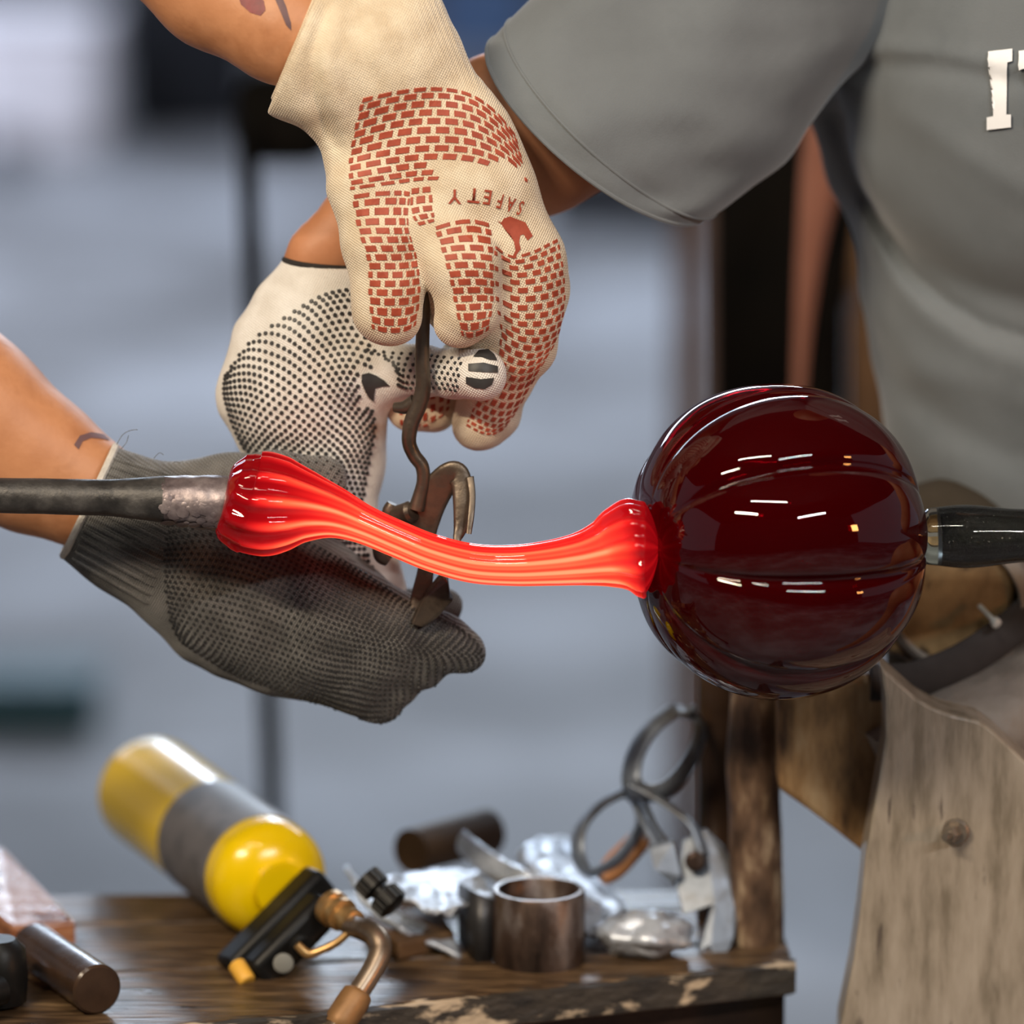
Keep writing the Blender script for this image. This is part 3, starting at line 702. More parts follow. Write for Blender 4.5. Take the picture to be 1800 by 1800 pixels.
    # back fingers, sweeping down to the long finger tip
    bf = [[(868,430),(900,448),(935,440),(960,428),(980,418)],
          [(870,480),(905,492),(945,488),(972,480),(990,474)],
          [(872,535),(905,552),(945,552),(976,545),(992,535)],
          [(880,585),(905,605),(938,612),(962,606),(978,596)],
          [(868,650),(885,662),(908,668),(930,664),(945,655)],
          [(835,712),(852,722),(872,730),(892,730),(908,722)],
          [(818,748),(835,758),(852,764),(868,764),(884,756)]]
    bricks(bf, 25, 6, wfrac=0.66, hfrac=0.66)
    rf = [[(700,700),(702,748)],[(745,692),(748,750)],[(795,688),(790,720)]]
    bricks(rf, 7, 3, wfrac=0.6, hfrac=0.6)
    o = bg.obj('brick_pattern', 'brick_print', gl, smooth=False); o['kind'] = 'stuff'
    for ch, x, y, sx_, rt in (('Y',799,344,1.0,0.02),('T',833,342,1.0,0.10),('E',857,345,0.85,0.17),('F',879,352,0.6,0.25),('A',897,358,0.55,0.3),('S',914,364,0.5,0.38)):
        text_decal('letter', t, ch, x, y, 36, math.pi+rt, 'brick_print', gl, sx=sx_)
    decal('animal_emblem', t, [(874,388),(881,391),(885,384),(896,380),(908,385),(923,391),(929,402),(936,415),(927,423),(920,412),(914,414),(912,426),(915,438),(908,447),(904,455),(900,453),(906,440),(903,424),(901,406),(894,403),(886,402),(882,395)], 'brick_print', gl, step=6)
    # ---- grey glove (lower)
    cuff = chain([(165,888,0.07,112),(235,925,0.07,116),(300,955,0.07,118)], 0.75)
    palm = chain([(300,958,0.07,118),(410,1035,0.07,142),(520,1080,0.07,142),(590,1105,0.07,122)], 0.5)
    f1 = chain([(590,1070,0.055,95),(700,1110,0.05,66),(770,1130,0.05,52),(813,1146,0.05,42)], 0.75)
    f2 = chain([(570,1120,0.06,90),(670,1145,0.055,66),(740,1165,0.055,48)], 0.75)
    f3 = chain([(560,1140,0.065,90),(630,1170,0.06,68),(695,1200,0.06,46)], 0.75)
    f4 = chain([(540,1130,0.075,90),(620,1190,0.065,60),(662,1228,0.065,48)], 0.75)
    f5 = chain([(700,1090,0.085,62),(765,1075,0.09,42),(785,1062,0.09,26)], 0.8)
    th = chain([(300,900,0.08,80),(400,880,0.075,80),(490,864,0.06,68),(558,852,0.055,54)], 0.75)
    V, Q = sdf_mesh([(cuff, 0.01, 0.01), (palm, 0.02, 0.02), (f4, 0.008, 0.012), (f3, 0.008, 0.006), (f2, 0.008, 0.006), (f1, 0.008, 0.006), (f5, 0.006, 0.006), (th, 0.01, 0.012)],
                    0.0013, disp=wr(0.0005, 230, 0.0004, 190, 0.9),
                    cut=[(tuple(P(158,882,0.07)), tuple((P(80,845,0.07)-P(158,882,0.07)).normalized()))])
    V = relax(V, Q, 2)
    # knitted ribs along the cuff
    g2 = np_obj('glove', V, Q, 'grey_knit', root); g2['label'] = 'dark grey knit work glove with black grip dots'
    t = bvh(V, Q)
    hg = G(); hem(hg, P(157,881,0.07), (P(80,845,0.07)-P(158,882,0.07)), U(111), 0.76, 0.0024)
    hg.obj('hem', 'white_hem', g2, label='off-white rolled cuff edge')
    rg = G()
    for k in range(15):                         # raised ribs on the cuff
        f = (k+0.5)/15
        a = (np.array([198,800])*(1-f)+np.array([120,985])*f); b = (np.array([330,838])*(1-f)+np.array([262,1070])*f)
        pts = []
        for s in np.linspace(0.03, 1, 16):
            q = a*(1-s)+b*s; loc, nrm = hit(t, q[0], q[1])
            if loc is not None and (not pts or (loc-pts[-1]).length < 0.012): pts.append(loc)
        if len(pts) > 4: rg.add(*tube([tuple(p) for p in pts], [0.0013]*(len(pts)-1)+[0.0003], 6))
    rg.obj('cuff_ribs', 'grey_knit', g2)['kind'] = 'stuff'
    dg = G()
    ctrl = [[(300,880),(390,870),(470,905),(560,960),(640,1005),(720,1060),(800,1100)],
            [(290,960),(390,955),(480,985),(570,1030),(650,1070),(730,1105),(835,1125)],
            [(290,1030),(390,1045),(480,1070),(570,1110),(650,1130),(740,1150),(850,1160)],
            [(300,1095),(390,1130),(480,1160),(560,1190),(620,1200),(690,1210),(800,1200)],
            [(320,1130),(400,1180),(480,1210),(560,1240),(610,1265),(660,1275),(720,1250)]]
    R, Cc = 31, 54
    for i in range(R):
        for j in range(Cc):
            p = patch(ctrl, (i+0.5)/R, (j+0.5*(i % 2)+0.25)/Cc); dot_on(dg, t, p[0]+random.uniform(-.6,.6), p[1]+random.uniform(-.6,.6), U(3.7), 0.0008, 6)
    tc = [[(440,810),(500,800),(560,800),(600,830)],[(440,850),(500,845),(560,840),(606,860)]]
    for i in range(4):
        for j in range(12):
            p = patch(tc, (i+0.5)/4, (j+0.5*(i % 2)+0.2)/12); dot_on(dg, t, p[0], p[1], U(3), 0.0006, 6)
    dg.obj('grip_dots', 'grey_dot', g2)['kind'] = 'stuff'
    # loose yarn at the cuff
    yg = G()
    for (pp) in ([(205,782),(215,765),(228,757),(242,755)], [(212,790),(222,778),(226,765)], [(300,822),(306,812),(318,814)], [(270,806),(280,796),(288,800)]):
        C = catmull([tuple(P(a, b, 0.05)) for a, b in pp], 5); yg.add(*tube(C, 0.0002, 5))
    yg.obj('loose_yarn', 'grey_knit', g2)
left_person()

# ================================================================= PERSON RIGHT (grey shirt, white dotted glove)
def right_person():
    root = thing('person', P(1900, 1500, 0.3), 'seated person in a grey t-shirt with white lettering, wearing a white dotted glove', 'person')
    arm = chain([(1480,-20,0.20,110),(1300,60,0.18,120),(1150,120,0.16,140),(1050,165,0.15,150),(932,232,0.14,146),(878,222,0.14,120),(800,300,0.13,105),(690,335,0.11,90),(560,450,0.10,54),(550,500,0.10,50)], 0.75)
    sh = P(1900, 100, 0.24)
    tor = [('e', tuple(P(2000,120,0.27)), (0.11,0.085,0.20)), ('c', tuple(P(1900,-300,0.25)), tuple(P(1880,-520,0.22)), 0.06, 0.055, 1), ('e', tuple(P(1850,-700,0.18)), (0.08,0.10,0.115)),
           ('c', tuple(P(1500,-60,0.22)), tuple(P(2300,-60,0.25)), 0.05, 0.055, 1), ('c', tuple(P(2330,-40,0.25)), tuple(P(2500,500,0.15)), 0.05, 0.04, 1), ('c', tuple(P(2500,500,0.15)), tuple(P(2350,850,0.02)), 0.04, 0.03, 1),
           ('c', tuple(P(1930,300,0.26)), tuple(P(1980,900,0.30)), 0.12, 0.12, 0.8)]
    hip = P(2050,1000,0.33)
    tor += [('c', tuple(hip), (hip.x-0.02, 0.22, hip.z-0.05), 0.09, 0.07, 1), ('c', (hip.x-0.02,0.22,hip.z-0.05), (hip.x, 0.3, 0.1), 0.06, 0.045, 1),
            ('c', tuple(hip+X_*0.18), (hip.x+0.2, 0.0, hip.z-0.05), 0.09, 0.07, 1), ('c', (hip.x+0.2,0.0,hip.z-0.05), (hip.x+0.2, 0.05, 0.1), 0.06, 0.045, 1)]
    V, Q = sdf_mesh([(arm, 0.012, 0.01), (tor, 0.04, 0.02)], 0.006)
    V = relax(V, Q, 2); b = np_obj('body', V, Q, 'skin_warm', root)
    # shirt
    c1 = P(1920, 105, 0.235); c2 = P(1950, 500, 0.26)
    shirt = [('e', tuple(c1), (U(465,.1), 0.150, U(520,.1)))]
    low = [('e', tuple(c2), (U(452,.1), 0.115, U(640,.1)))]; zc = P(1700, 915, 0.2).z
    shl = chain([(1680,-80,0.23,200),(1500,-80,0.22,160)], 0.7)
    back = chain([(1450,90,0.27,80),(1475,190,0.29,50),(1520,300,0.29,60),(1605,420,0.27,80),(1620,600,0.27,80)], 0.8)
    CR = [([(1490,132),(1560,104),(1640,98),(1740,108),(1860,122)], -0.0035, 0.006), ([(1500,160),(1570,128),(1650,120),(1750,130),(1860,146)], 0.003, 0.007),
          ([(1496,270),(1530,370),(1570,452),(1622,524),(1680,570),(1745,602),(1860,632)], 0.0055, 0.0055), ([(1500,330),(1535,430),(1580,510),(1640,580),(1720,630),(1860,680)], -0.004, 0.010),
          ([(1540,640),(1600,720),(1680,790),(1800,840)], 0.003, 0.012), ([(1530,150),(1575,250),(1640,340),(1740,400)], 0.0025, 0.018),
          ([(1560,480),(1540,400),(1520,300)], -0.003, 0.008), ([(1640,700),(1740,700),(1860,740)], -0.003, 0.014)]
    def folds(X, Y, Z):
        a = 0.0016*np.sin((X*0.7+Z)*70+3*np.sin(X*14))*np.clip((1.25-Z)*4, 0, 1)
        b_ = 0.0022*np.exp(-((Z-(1.235-0.55*(X-0.20)))/0.010)**2)*np.clip((X-0.19)*12, 0, 1)*-1
        for pts, am_, wd in CR: b_ = b_+am_*np.exp(-(pl_dist(X, Z, pts)/wd)**2)
        return a+b_
    V, Q = sdf_mesh([(shirt, 0, 0), (low, 0, 0.008), (shl, 0.02, 0.05), (back, 0.01, 0.02)], 0.0035, disp=folds, cut=[((0,0,zc),(0,0,-1))])
    V = relax(V, Q, 2); s = np_obj('t_shirt', V, Q, 'shirt', root); ts = bvh(V, Q)
    s['label'] = 'plain grey cotton t-shirt with white block letters'
    # sleeve: sections given by (top px, bottom px, front bulge px, depth half, Y)
    secs = [((862,72),(1236,384),78,0.062,0.125),((900,30),(1262,375),66,0.066,0.13),((985,-50),(1322,330),48,0.070,0.145),
            ((1110,-150),(1385,282),30,0.072,0.16),((1270,-230),(1428,215),14,0.07,0.175),((1420,-260),(1500,130),0,0.066,0.19),((1560,-240),(1620,60),0,0.055,0.21)]
    arr = catmull([(a[0], a[1], b_[0], b_[1], c, d, e) for a, b_, c, d, e in secs], 8)
    seg = 72; V = []; Fc = []
    for i, q in enumerate(arr):
        a = np.array(q[0:2]); b_ = np.array(q[2:4]); mid = (a+b_)/2; half = (b_-a)/2; L = np.linalg.norm(half); nn = np.array([-half[1], half[0]])/L
        if nn[0] > 0: nn = -nn
        for k in range(seg):
            t = 2*math.pi*k/seg
            p2 = mid+half*math.cos(t)+nn*q[4]*math.sin(t)
            rip = (0.0016*math.sin(5*t+i*0.12)+0.010*mnoise.noise(Vector((i*0.07+t*0.25, t*1.4, 2.0)))+0.006*mnoise.noise(Vector((i*0.16, t*3+i*0.1, 7.0))))*min(1, i/8)
            V.append(P(p2[0], p2[1], q[6]-(q[5]+rip)*math.sin(t)))
    n = len(arr)
    for i in range(n-1):
        for k in range(seg): Fc.append((i*seg+k, i*seg+(k+1) % seg, (i+1)*seg+(k+1) % seg, (i+1)*seg+k))
    g = G(); g.add(V, Fc); sl = g.obj('sleeve', 'shirt', s, sharp=0)
    so = sl.modifiers.new('cloth', 'SOLIDIFY'); so.thickness = 0.002; so.offset = -1
    # stitched hem line: rolled edge + seam
    for idx, rr_, nm in ((0, 0.0014, 'sleeve_hem'), (7, 0.0010, 'hem_stitching')):
        C = [tuple(V[idx*seg+k]) for k in range(seg)]; C.append(C[0]); hg = G(); hg.add(*tube(C, rr_, 8, caps=False)); hg.obj(nm, 'shirt', sl)
    # lettering
    def sheared(x0, y0, x1, y1): return [(x0-(y0-86)*0.02, y0), (x1-(y0-86)*0.02, y0-1), (x1-(y1-86)*0.02, y1-1), (x0-(y1-86)*0.02, y1)]
    I = [(1739,92),(1781,86),(1781,108),(1772,110),(1771,200),(1779,200),(1779,222),(1737,227),(1737,205),(1748,203),(1750,114),(1740,115)]
    Tt = [(1792,90),(1862,82),(1864,112),(1852,114),(1850,104),(1838,105),(1838,198),(1847,198),(1847,218),(1806,222),(1806,202),(1815,200),(1816,108),(1803,110),(1802,120),(1793,121)]
    decal('letter', ts, I, 'print_white', s, step=8, off=0.0022, label='white slab letter I'); decal('letter', ts, Tt, 'print_white', s, step=8, off=0.0022, label='white slab letter T')
    # trousers: knee behind the rod
    V, Q = sdf_mesh([(chain([(1668,985,0.20,150),(1800,1020,0.25,185),(2050,1000,0.33,230),(2600,1000,0.33,230)], 0.8), 0.02, 0.02),
                     (chain([(1690,1010,0.22,140),(1700,1900,0.3,130)], 0.8), 0.02, 0.02)], 0.006)
    V = relax(V, Q, 2); np_obj('trousers', V, Q, 'trousers', root)['label'] = 'dark brown work trousers at the knee'
    # ---- white dotted glove
    cuff = chain([(562,478,0.10,60),(552,520,0.10,82),(532,600,0.095,108)], 0.75)
    palm = chain([(532,600,0.095,108),(532,685,0.09,138),(560,775,0.09,108),(575,820,0.09,92)], 0.5)
    pal2 = chain([(590,560,0.09,70),(640,640,0.085,62)], 0.7)
    fing = chain([(575,800,0.09,90),(586,880,0.088,66),(630,970,0.085,58),(668,1020,0.085,40),(692,1040,0.085,22)], 0.7)
    fing2 = chain([(560,800,0.10,92),(560,900,0.10,70),(600,1000,0.10,50)], 0.7)
    th = chain([(620,655,0.085,62),(690,655,0.080,50),(745,652,0.072,43),(800,655,0.052,42),(846,660,0.03,47)], 0.9)
    cutp = P(560,462,0.10); cutn = (P(566,400,0.10)-cutp).normalized()
    V, Q = sdf_mesh([(cuff, 0.01, 0.01), (palm, 0.02, 0.015), (pal2, 0.01, 0.02), (fing2, 0.01, 0.01), (fing, 0.01, 0.008), (th, 0.006, 0.012)],
                    0.0013, disp=wr(0.0007, 150, 0.0005, 190, 0.9), cut=[(tuple(cutp), tuple(cutn))])
    V = relax(V, Q, 2); gl = np_obj('glove', V, Q, 'white_knit', root); gl['label'] = 'white knit glove with black grip dots and black bars on the thumb tip'
    t = bvh(V, Q)
    hg = G(); hem(hg, cutp, cutn, U(60, 0.1), 0.76, 0.0019); hg.obj('hem', 'black_hem', gl, label='black rolled cuff edge')
    dg = G()
    ctrl = [[(395,662),(440,600),(510,550),(560,520),(600,508),(640,505)],
            [(392,690),(440,650),(510,620),(565,600),(610,590),(655,600)],
            [(400,725),(445,700),(510,690),(570,680),(615,675),(650,690)],
            [(415,765),(460,755),(520,755),(575,750),(625,740),(660,750)],
            [(435,800),(480,800),(530,805),(580,810),(620,805),(650,810)],
            [(470,850),(505,860),(545,870),(580,880),(610,880),(640,880)],
            [(500,920),(530,930),(560,940),(590,945),(612,945),(640,945)],
            [(540,980),(565,985),(590,1000),(615,1010),(640,1020),(665,1020)],
            [(600,1030),(615,1035),(635,1040),(650,1045),(670,1045),(690,1045)]]
    # equal-spacing hex dots walked over the patch
    NR, NC = 62, 17
    for i in range(NR):
        for j in range(NC):
            p = patch(ctrl, (i+0.5)/NR*1.0, (j+0.5*(i % 2)+0.25)/NC)
            if 632 < p[0] < 700 and 648 < p[1] < 715: continue
            if i % 2 == 0 or True:
                if (i % 1) == 0: dot_on(dg, t, p[0], p[1], U(4.7, 0.09), 0.0009, 8)
    tc = [[(640,612),(690,618),(740,620),(775,625),(815,628)],[(690,640),(705,650),(745,652),(778,655),(808,660)],[(700,680),(715,685),(745,685),(778,685),(805,690)]]
    for i in range(7):
        for j in range(13):
            p = patch(tc, (i+0.5)/7, (j+0.5*(i % 2)+0.2)/13)
            if p[0] > 812: continue
            dot_on(dg, t, p[0], p[1], U(4.0, 0.09), 0.0008, 8)
    dg.obj('grip_dots', 'black_dot', gl)['kind'] = 'stuff'
    decal('arrow_print', t, [(636,658),(648,655),(662,660),(675,668),(686,678),(672,679),(660,682),(658,694),(657,706),(648,698),(640,684),(635,670)], 'black_dot', gl, step=6, off=0.0007)
    decal('bar_print', t, [(832,628),(842,617),(858,615),(868,624),(873,634),(860,633),(846,628)], 'black_dot', gl, step=6, off=0.0007)
    decal('bar_print', t, [(824,640),(850,638),(874,644),(874,655),(850,654),(824,652)], 'black_dot', gl, step=6, off=0.0007)
    decal('bar_print', t, [(820,662),(845,666),(868,664),(864,676),(852,683),(834,681),(820,674)], 'black_dot', gl, step=6, off=0.0007)
right_person()

# ================================================================= GLASS TONGS
def tongs():
    root = thing('glass_tongs', P(735, 900, 0.04), 'dark steel tongs with curved jaws closing round the glowing glass neck', 'tongs')
    def tb(rows, name, m='tool_steel', n=8, seg=18, flat=(1,1), par=root):
        C = catmull([tuple(P(a, b, Y))+(U(r, Y),) for a, b, Y, r in rows], n)
        g = G(); g.add(*tube(C[:, :3], C[:, 3], seg, flat=flat)); return g.obj(name, m, par)
    tb([(744,400,0.035,10),(746,480,0.035,11),(744,560,0.036,12),(742,630,0.036,13),(744,680,0.037,14),(736,712,0.038,15),(723,744,0.038,14),(719,776,0.038,13),(728,800,0.038,12.5),(742,820,0.038,12.5),(744,846,0.038,12),(738,872,0.038,13),(732,895,0.038,15)], 'handle')
    tb([(694,716,0.045,9),(712,716,0.042,12),(730,706,0.04,14)], 'handle_stop')
    g = G(); c = P(713, 903, 0.04); g.add(*lathe([(-U(24),U(10)),(-U(20),U(20)),(U(14),U(21)),(U(20),U(16))], c, P(745,893,0.03)-P(690,910,0.045), 20)); g.obj('pivot', 'tool_steel', root)
    tb([(690,885,0.045,10),(684,900,0.045,13),(688,916,0.045,10)], 'pivot_nut')
    # jaws: curved plates swept along an arc
    def jaw(rows, name, wid, th):
        C = catmull([tuple(P(a, b, Y))+(U(r, Y), U(d, Y)) for a, b, Y, r, d in rows], 8)
        Tn = np.gradient(C[:, :3], axis=0); Tn /= np.linalg.norm(Tn, axis=1)[:, None]
        V = []; Fc = []; seg = 20
        for i in range(len(C)):
            Yv = np.array([0, 1.0, 0]); W = np.cross(Tn[i], Yv); W /= np.linalg.norm(W)
            for k in range(seg):
                a = 2*math.pi*k/seg; ca, sa = math.cos(a), math.sin(a)
                V.append(C[i, :3]+W*np.sign(ca)*abs(ca)**0.7*C[i, 3]+Yv*np.sign(sa)*abs(sa)**0.7*C[i, 4])
        for i in range(len(C)-1):
            for k in range(seg): Fc.append((i*seg+k, i*seg+(k+1) % seg, (i+1)*seg+(k+1) % seg, (i+1)*seg+k))
        Fc += [tuple(range(seg)), tuple((len(C)-1)*seg+k for k in range(seg))]
        g = G(); g.add(V, Fc); return g.obj(name, 'tool_steel', root)
    jaw([(738,965,0.045,22,9),(745,920,0.042,27,9),(758,882,0.04,28,9),(778,848,0.038,27,9),(799,832,0.036,23,9),(811,848,0.034,19,9),(813,885,0.03,17,9),(810,925,0.026,13,8),(804,946,0.022,8,6),(803,958,0.02,4,4)], 'upper_jaw', 1, 1)
    jaw([(826,838,0.030,7,3),(830,870,0.024,6,3),(828,905,0.018,6,3),(824,938,0.014,5,3)], 'jaw_edge', 1, 1)
    jaw([(752,965,0.045,14,8),(748,1005,0.045,15,8),(740,1045,0.043,17,8),(732,1085,0.04,17,9),(728,1098,0.04,12,9)], 'lower_arm', 1, 1)
    g = G(); g.add(*prism([P(722,1098,0.03),P(745,1052,0.03),(P(779,1010,0.025)),(P(787,1022,0.022)),P(791,1050,0.02),P(797,1056,0.022),P(770,1086,0.026),P(742,1104,0.03)], Vector((0,0.008,0.002))))
    g.obj('lower_jaw', 'tool_steel', root, smooth=False, bevel=0.0012)
    tb([(668,955,0.05,14),(672,975,0.05,16),(684,985,0.05,12)], 'finger_stop')
tongs()

# ================================================================= BENCH SIDE SHELF AND TOOLS
def shelf():
    root = thing('tool_shelf', T(900, 1650), 'worn dark wooden shelf holding the torch and steel tools, chipped front edge', 'shelf')
    down = Vector((0, 0, -0.022))
    def board(pts, name='board', lab=None):
        top = [T(*p) for p in pts]; g = G()
        # subdivided plank with slightly uneven top
        g.add(*prism(top, down)); o = g.obj(name, 'wood_bench', root, smooth=False, bevel=0.002); return o
    board([(-260,1575),(1345,1562),(1362,1596),(-260,1632)])
    board([(-260,1634),(1363,1598),(1382,1652),(-260,1728)])
    board([(-260,1731),(1383,1654),(1396,1690),(600,1776),(-260,1850)])
    # front edge board with chipped paint
    a, b, c = T(-260,1853), T(600,1779), T(1399,1692)
    g = G(); N = 60; V = []
    top = []
    for i in range(N+1):
        f = i/N; q = a.lerp(b, f*2) if f < 0.5 else b.lerp(c, f*2-1)
        top.append(q+Vector((0, 0, 0.0008*mnoise.noise(Vector((i*0.7, 0, 0))))))
    n = len(top)
    dn = Vector((0, 0, -0.019))
    for i in range(n):
        j = Vector((0, 0.0012*mnoise.noise(Vector((i*0.9, 5, 0))), 0))
        V += [top[i]+Vector((0, 0.008, 0)), top[i]+j+Vector((0,-0.002,-0.001)), top[i]+dn+j*1.5+Vector((0,-0.002,0)), top[i]+dn+Vector((0, 0.008, 0))]
    Fc = []
    for i in range(n-1):
        for k in range(4): Fc.append((i*4+k, i*4+(k+1) % 4, (i+1)*4+(k+1) % 4, (i+1)*4+k))
    Fc += [(0,1,2,3), tuple((n-1)*4+k for k in range(4))]
    g.add(V, Fc); g.obj('edge_board', 'wood_edge', root, label='dark front edge with pale chipped wear')
    # apron rail under and legs
    g = G(); g.add(*prism([T(-260,1850)+Vector((0,0.03,-0.026)), T(1385,1700)+Vector((0,0.03,-0.026)), T(1385,1700)+Vector((0,0.03,-0.09)), T(-260,1850)+Vector((0,0.03,-0.09))], Vector((0,0.02,0))))
    g.obj('apron', 'wood_dark', root, smooth=False, bevel=0.002)
    for px, py in ((-200,1600),(-200,1800),(1320,1600)):
        q = T(px, py); g = G(); g.add(*obox((q.x, q.y, (ZT-0.03)/2), X_, Y_, Z_, 0.02, 0.02, (ZT-0.03)/2)); g.obj('leg', 'wood_dark', root, smooth=False, bevel=0.003)
shelf()

def torch():
    n0 = P(492, 1556, 0.138); f0 = P(268, 1393, 0.365); n0.z = f0.z = ZT+0.0375
    d = (f0-n0); L = 0.245; d = Vector((d.x, d.y, 0)).normalized()
    r = 0.0375
    root = thing('gas_torch', Vector((n0.x, n0.y, ZT)), 'yellow gas cylinder with grey label band and black brass-fitted torch head, lying down', 'blow torch')
    def dome(s0, sgn, n=12): return [(s0+sgn*r*0.62*math.sin(math.pi/2*i/n), r*math.cos(math.pi/2*i/n)) for i in range(n+1)]
    prof = list(reversed(dome(0.022, -1)))+[(0.022+0.01*i, r) for i in range(1, 22)]+dome(0.245, 1)
    g = G(); g.add(*lathe(prof, n0, d, 72)); g.obj('cylinder', 'yellow', root)
    g = G(); g.add(*lathe([(0.034,r+0.0002),(0.0342,r+0.0006),(0.1248,r+0.0006),(0.125,r+0.0002)], n0, d, 72)); g.obj('label_band', 'label_grey', root, label='grey printed label band round the yellow cylinder')
    # neck ring
    g = G(); g.add(*lathe([(-0.004,0.012),(-0.004,0.017),(0.004,0.017),(0.004,0.012)], n0, d, 32)); g.obj('neck_ring', 'yellow', root)
    # head block: long black body running down-left to up-right in front of the dome
    u = (P(562,1545,0.09)-P(420,1690,0.06)); u.normalize()
    v = (-d+u*d.dot(u)).normalized(); wv = u.cross(v).normalized()
    c = P(486,1625,0.105)
    g = G(); g.add(*obox(c, u, v, wv, U(122,.1), U(34,.1), U(30,.1))); hb = g.obj('valve_body', 'black_plastic', root, bevel=0.004)
    c2 = P(512,1652,0.085)
    g = G(); g.add(*obox(c2, u, v, wv, U(96,.1), U(30,.1), U(34,.1))); g.obj('regulator', 'black_plastic', root, bevel=0.005)
    g = G(); g.add(*lathe([(0,U(15)),(U(3),U(17)),(U(44),U(17)),(U(48),U(14))], P(415,1694,0.07)-u*0.0, P(436,1728,0.058)-P(412,1690,0.07), 20)); g.obj('valve_knob', 'yellow_cap', root, bevel=0.001, label='orange-yellow valve knob')
    g = G()
    kd = (P(690,1590,0.075)-P(640,1540,0.085)).normalized(); ko = P(640,1540,0.085)
    g.add(*lathe([(0,U(12)),(U(4),U(26)),(U(34),U(29)),(U(38),U(18)),(U(46),U(18)),(U(50),U(30)),(U(80),U(30)),(U(84),U(22))], ko, kd, 24)); g.obj('control_knob', 'black_plastic', root, label='ribbed black control knob')
    rb = G()
    a = kd.cross(Z_).normalized(); b = kd.cross(a)
    for k in range(16):
        t = 2*math.pi*k/16; o_ = a*math.cos(t)+b*math.sin(t)
        for s0, s1, rr in ((4,34,27.5),(52,78,30)):
            rb.add(*tube([tuple(ko+kd*U(s0)+o_*U(rr)), tuple(ko+kd*U(s1)+o_*U(rr))], U(2.6), 6))
    rb.obj('knurling', 'black_plastic', root)['kind'] = 'stuff'
    # brass stack
    bd = (P(655,1650,0.045)-P(570,1590,0.085)).normalized(); bo = P(578,1592,0.082)
    g = G(); g.add(*lathe([(0,U(28)),(U(4),U(34)),(U(20),U(34)),(U(23),U(28)),(U(30),U(27)),(U(33),U(32)),(U(45),U(32)),(U(48),U(24)),(U(62),U(22)),(U(66),U(26)),(U(82),U(25)),(U(86),U(18))], bo, bd, 28)); g.obj('brass_fitting', 'brass', root)
    # steel burner tube: elbow and run down-left
    C = catmull([tuple(P(a, b, Y))+(U(q, Y),) for a, b, Y, q in [(618,1628,0.06,20),(640,1634,0.045,21),(662,1648,0.035,22),(668,1672,0.028,21),(655,1705,0.02,20),(628,1748,0.01,20),(600,1790,0.0,20),(560,1850,-0.015,20)]], 8)
    g = G(); g.add(*tube(C[:, :3], C[:, 3], 24)); g.obj('burner_tube', 'torch_tube', root)
    C = catmull([tuple(P(a, b, Y))+(U(q, Y),) for a, b, Y, q in [(632,1742,0.011,22),(626,1752,0.009,29),(600,1792,0.0,29),(590,1806,-0.003,24)]], 6)
    g = G(); g.add(*tube(C[:, :3], C[:, 3], 28)); g.obj('burner_sleeve', 'sleeve_tan', root, label='tan sleeve on the burner tube')
    # thin brass lead from the block to the elbow
    C = catmull([tuple(P(a, b, 0.055))+(U(q),) for a, b, q in [(522,1660,8),(540,1676,9),(560,1672,8),(590,1658,8),(612,1640,7)]], 6)
    g = G(); g.add(*tube(C[:, :3], C[:, 3], 14)); g.obj('gas_lead', 'brass', root)
    g = G(); g.add(*lathe([(0,U(20)),(U(6),U(22)),(U(9),U(14)),(U(5),U(11))], P(528,1662,0.062), P(545,1676,0.05)-P(528,1662,0.065), 24)); g.obj('collar', 'black_plastic', root)
    g = G(); g.add(*lathe([(0,U(19)),(U(5),U(19)),(U(7),U(15))], P(498,1692,0.062), Vector((0.1,-1,-0.1)), 24)); g.obj('igniter_button', 'grey_plastic', root, label='small grey button')
torch()

def box_from(name, pts, up, mname, label, cat, bev=0.002, group=None):
    """block standing on the shelf: ground polygon pixels on the shelf top"""
    base = [T(*p) for p in pts]; g = G(); g.add(*prism(base, Vector((0, 0, up))))
    o = g.obj(name, mname, None, smooth=False, bevel=bev); return tag(o, label, cat, group)

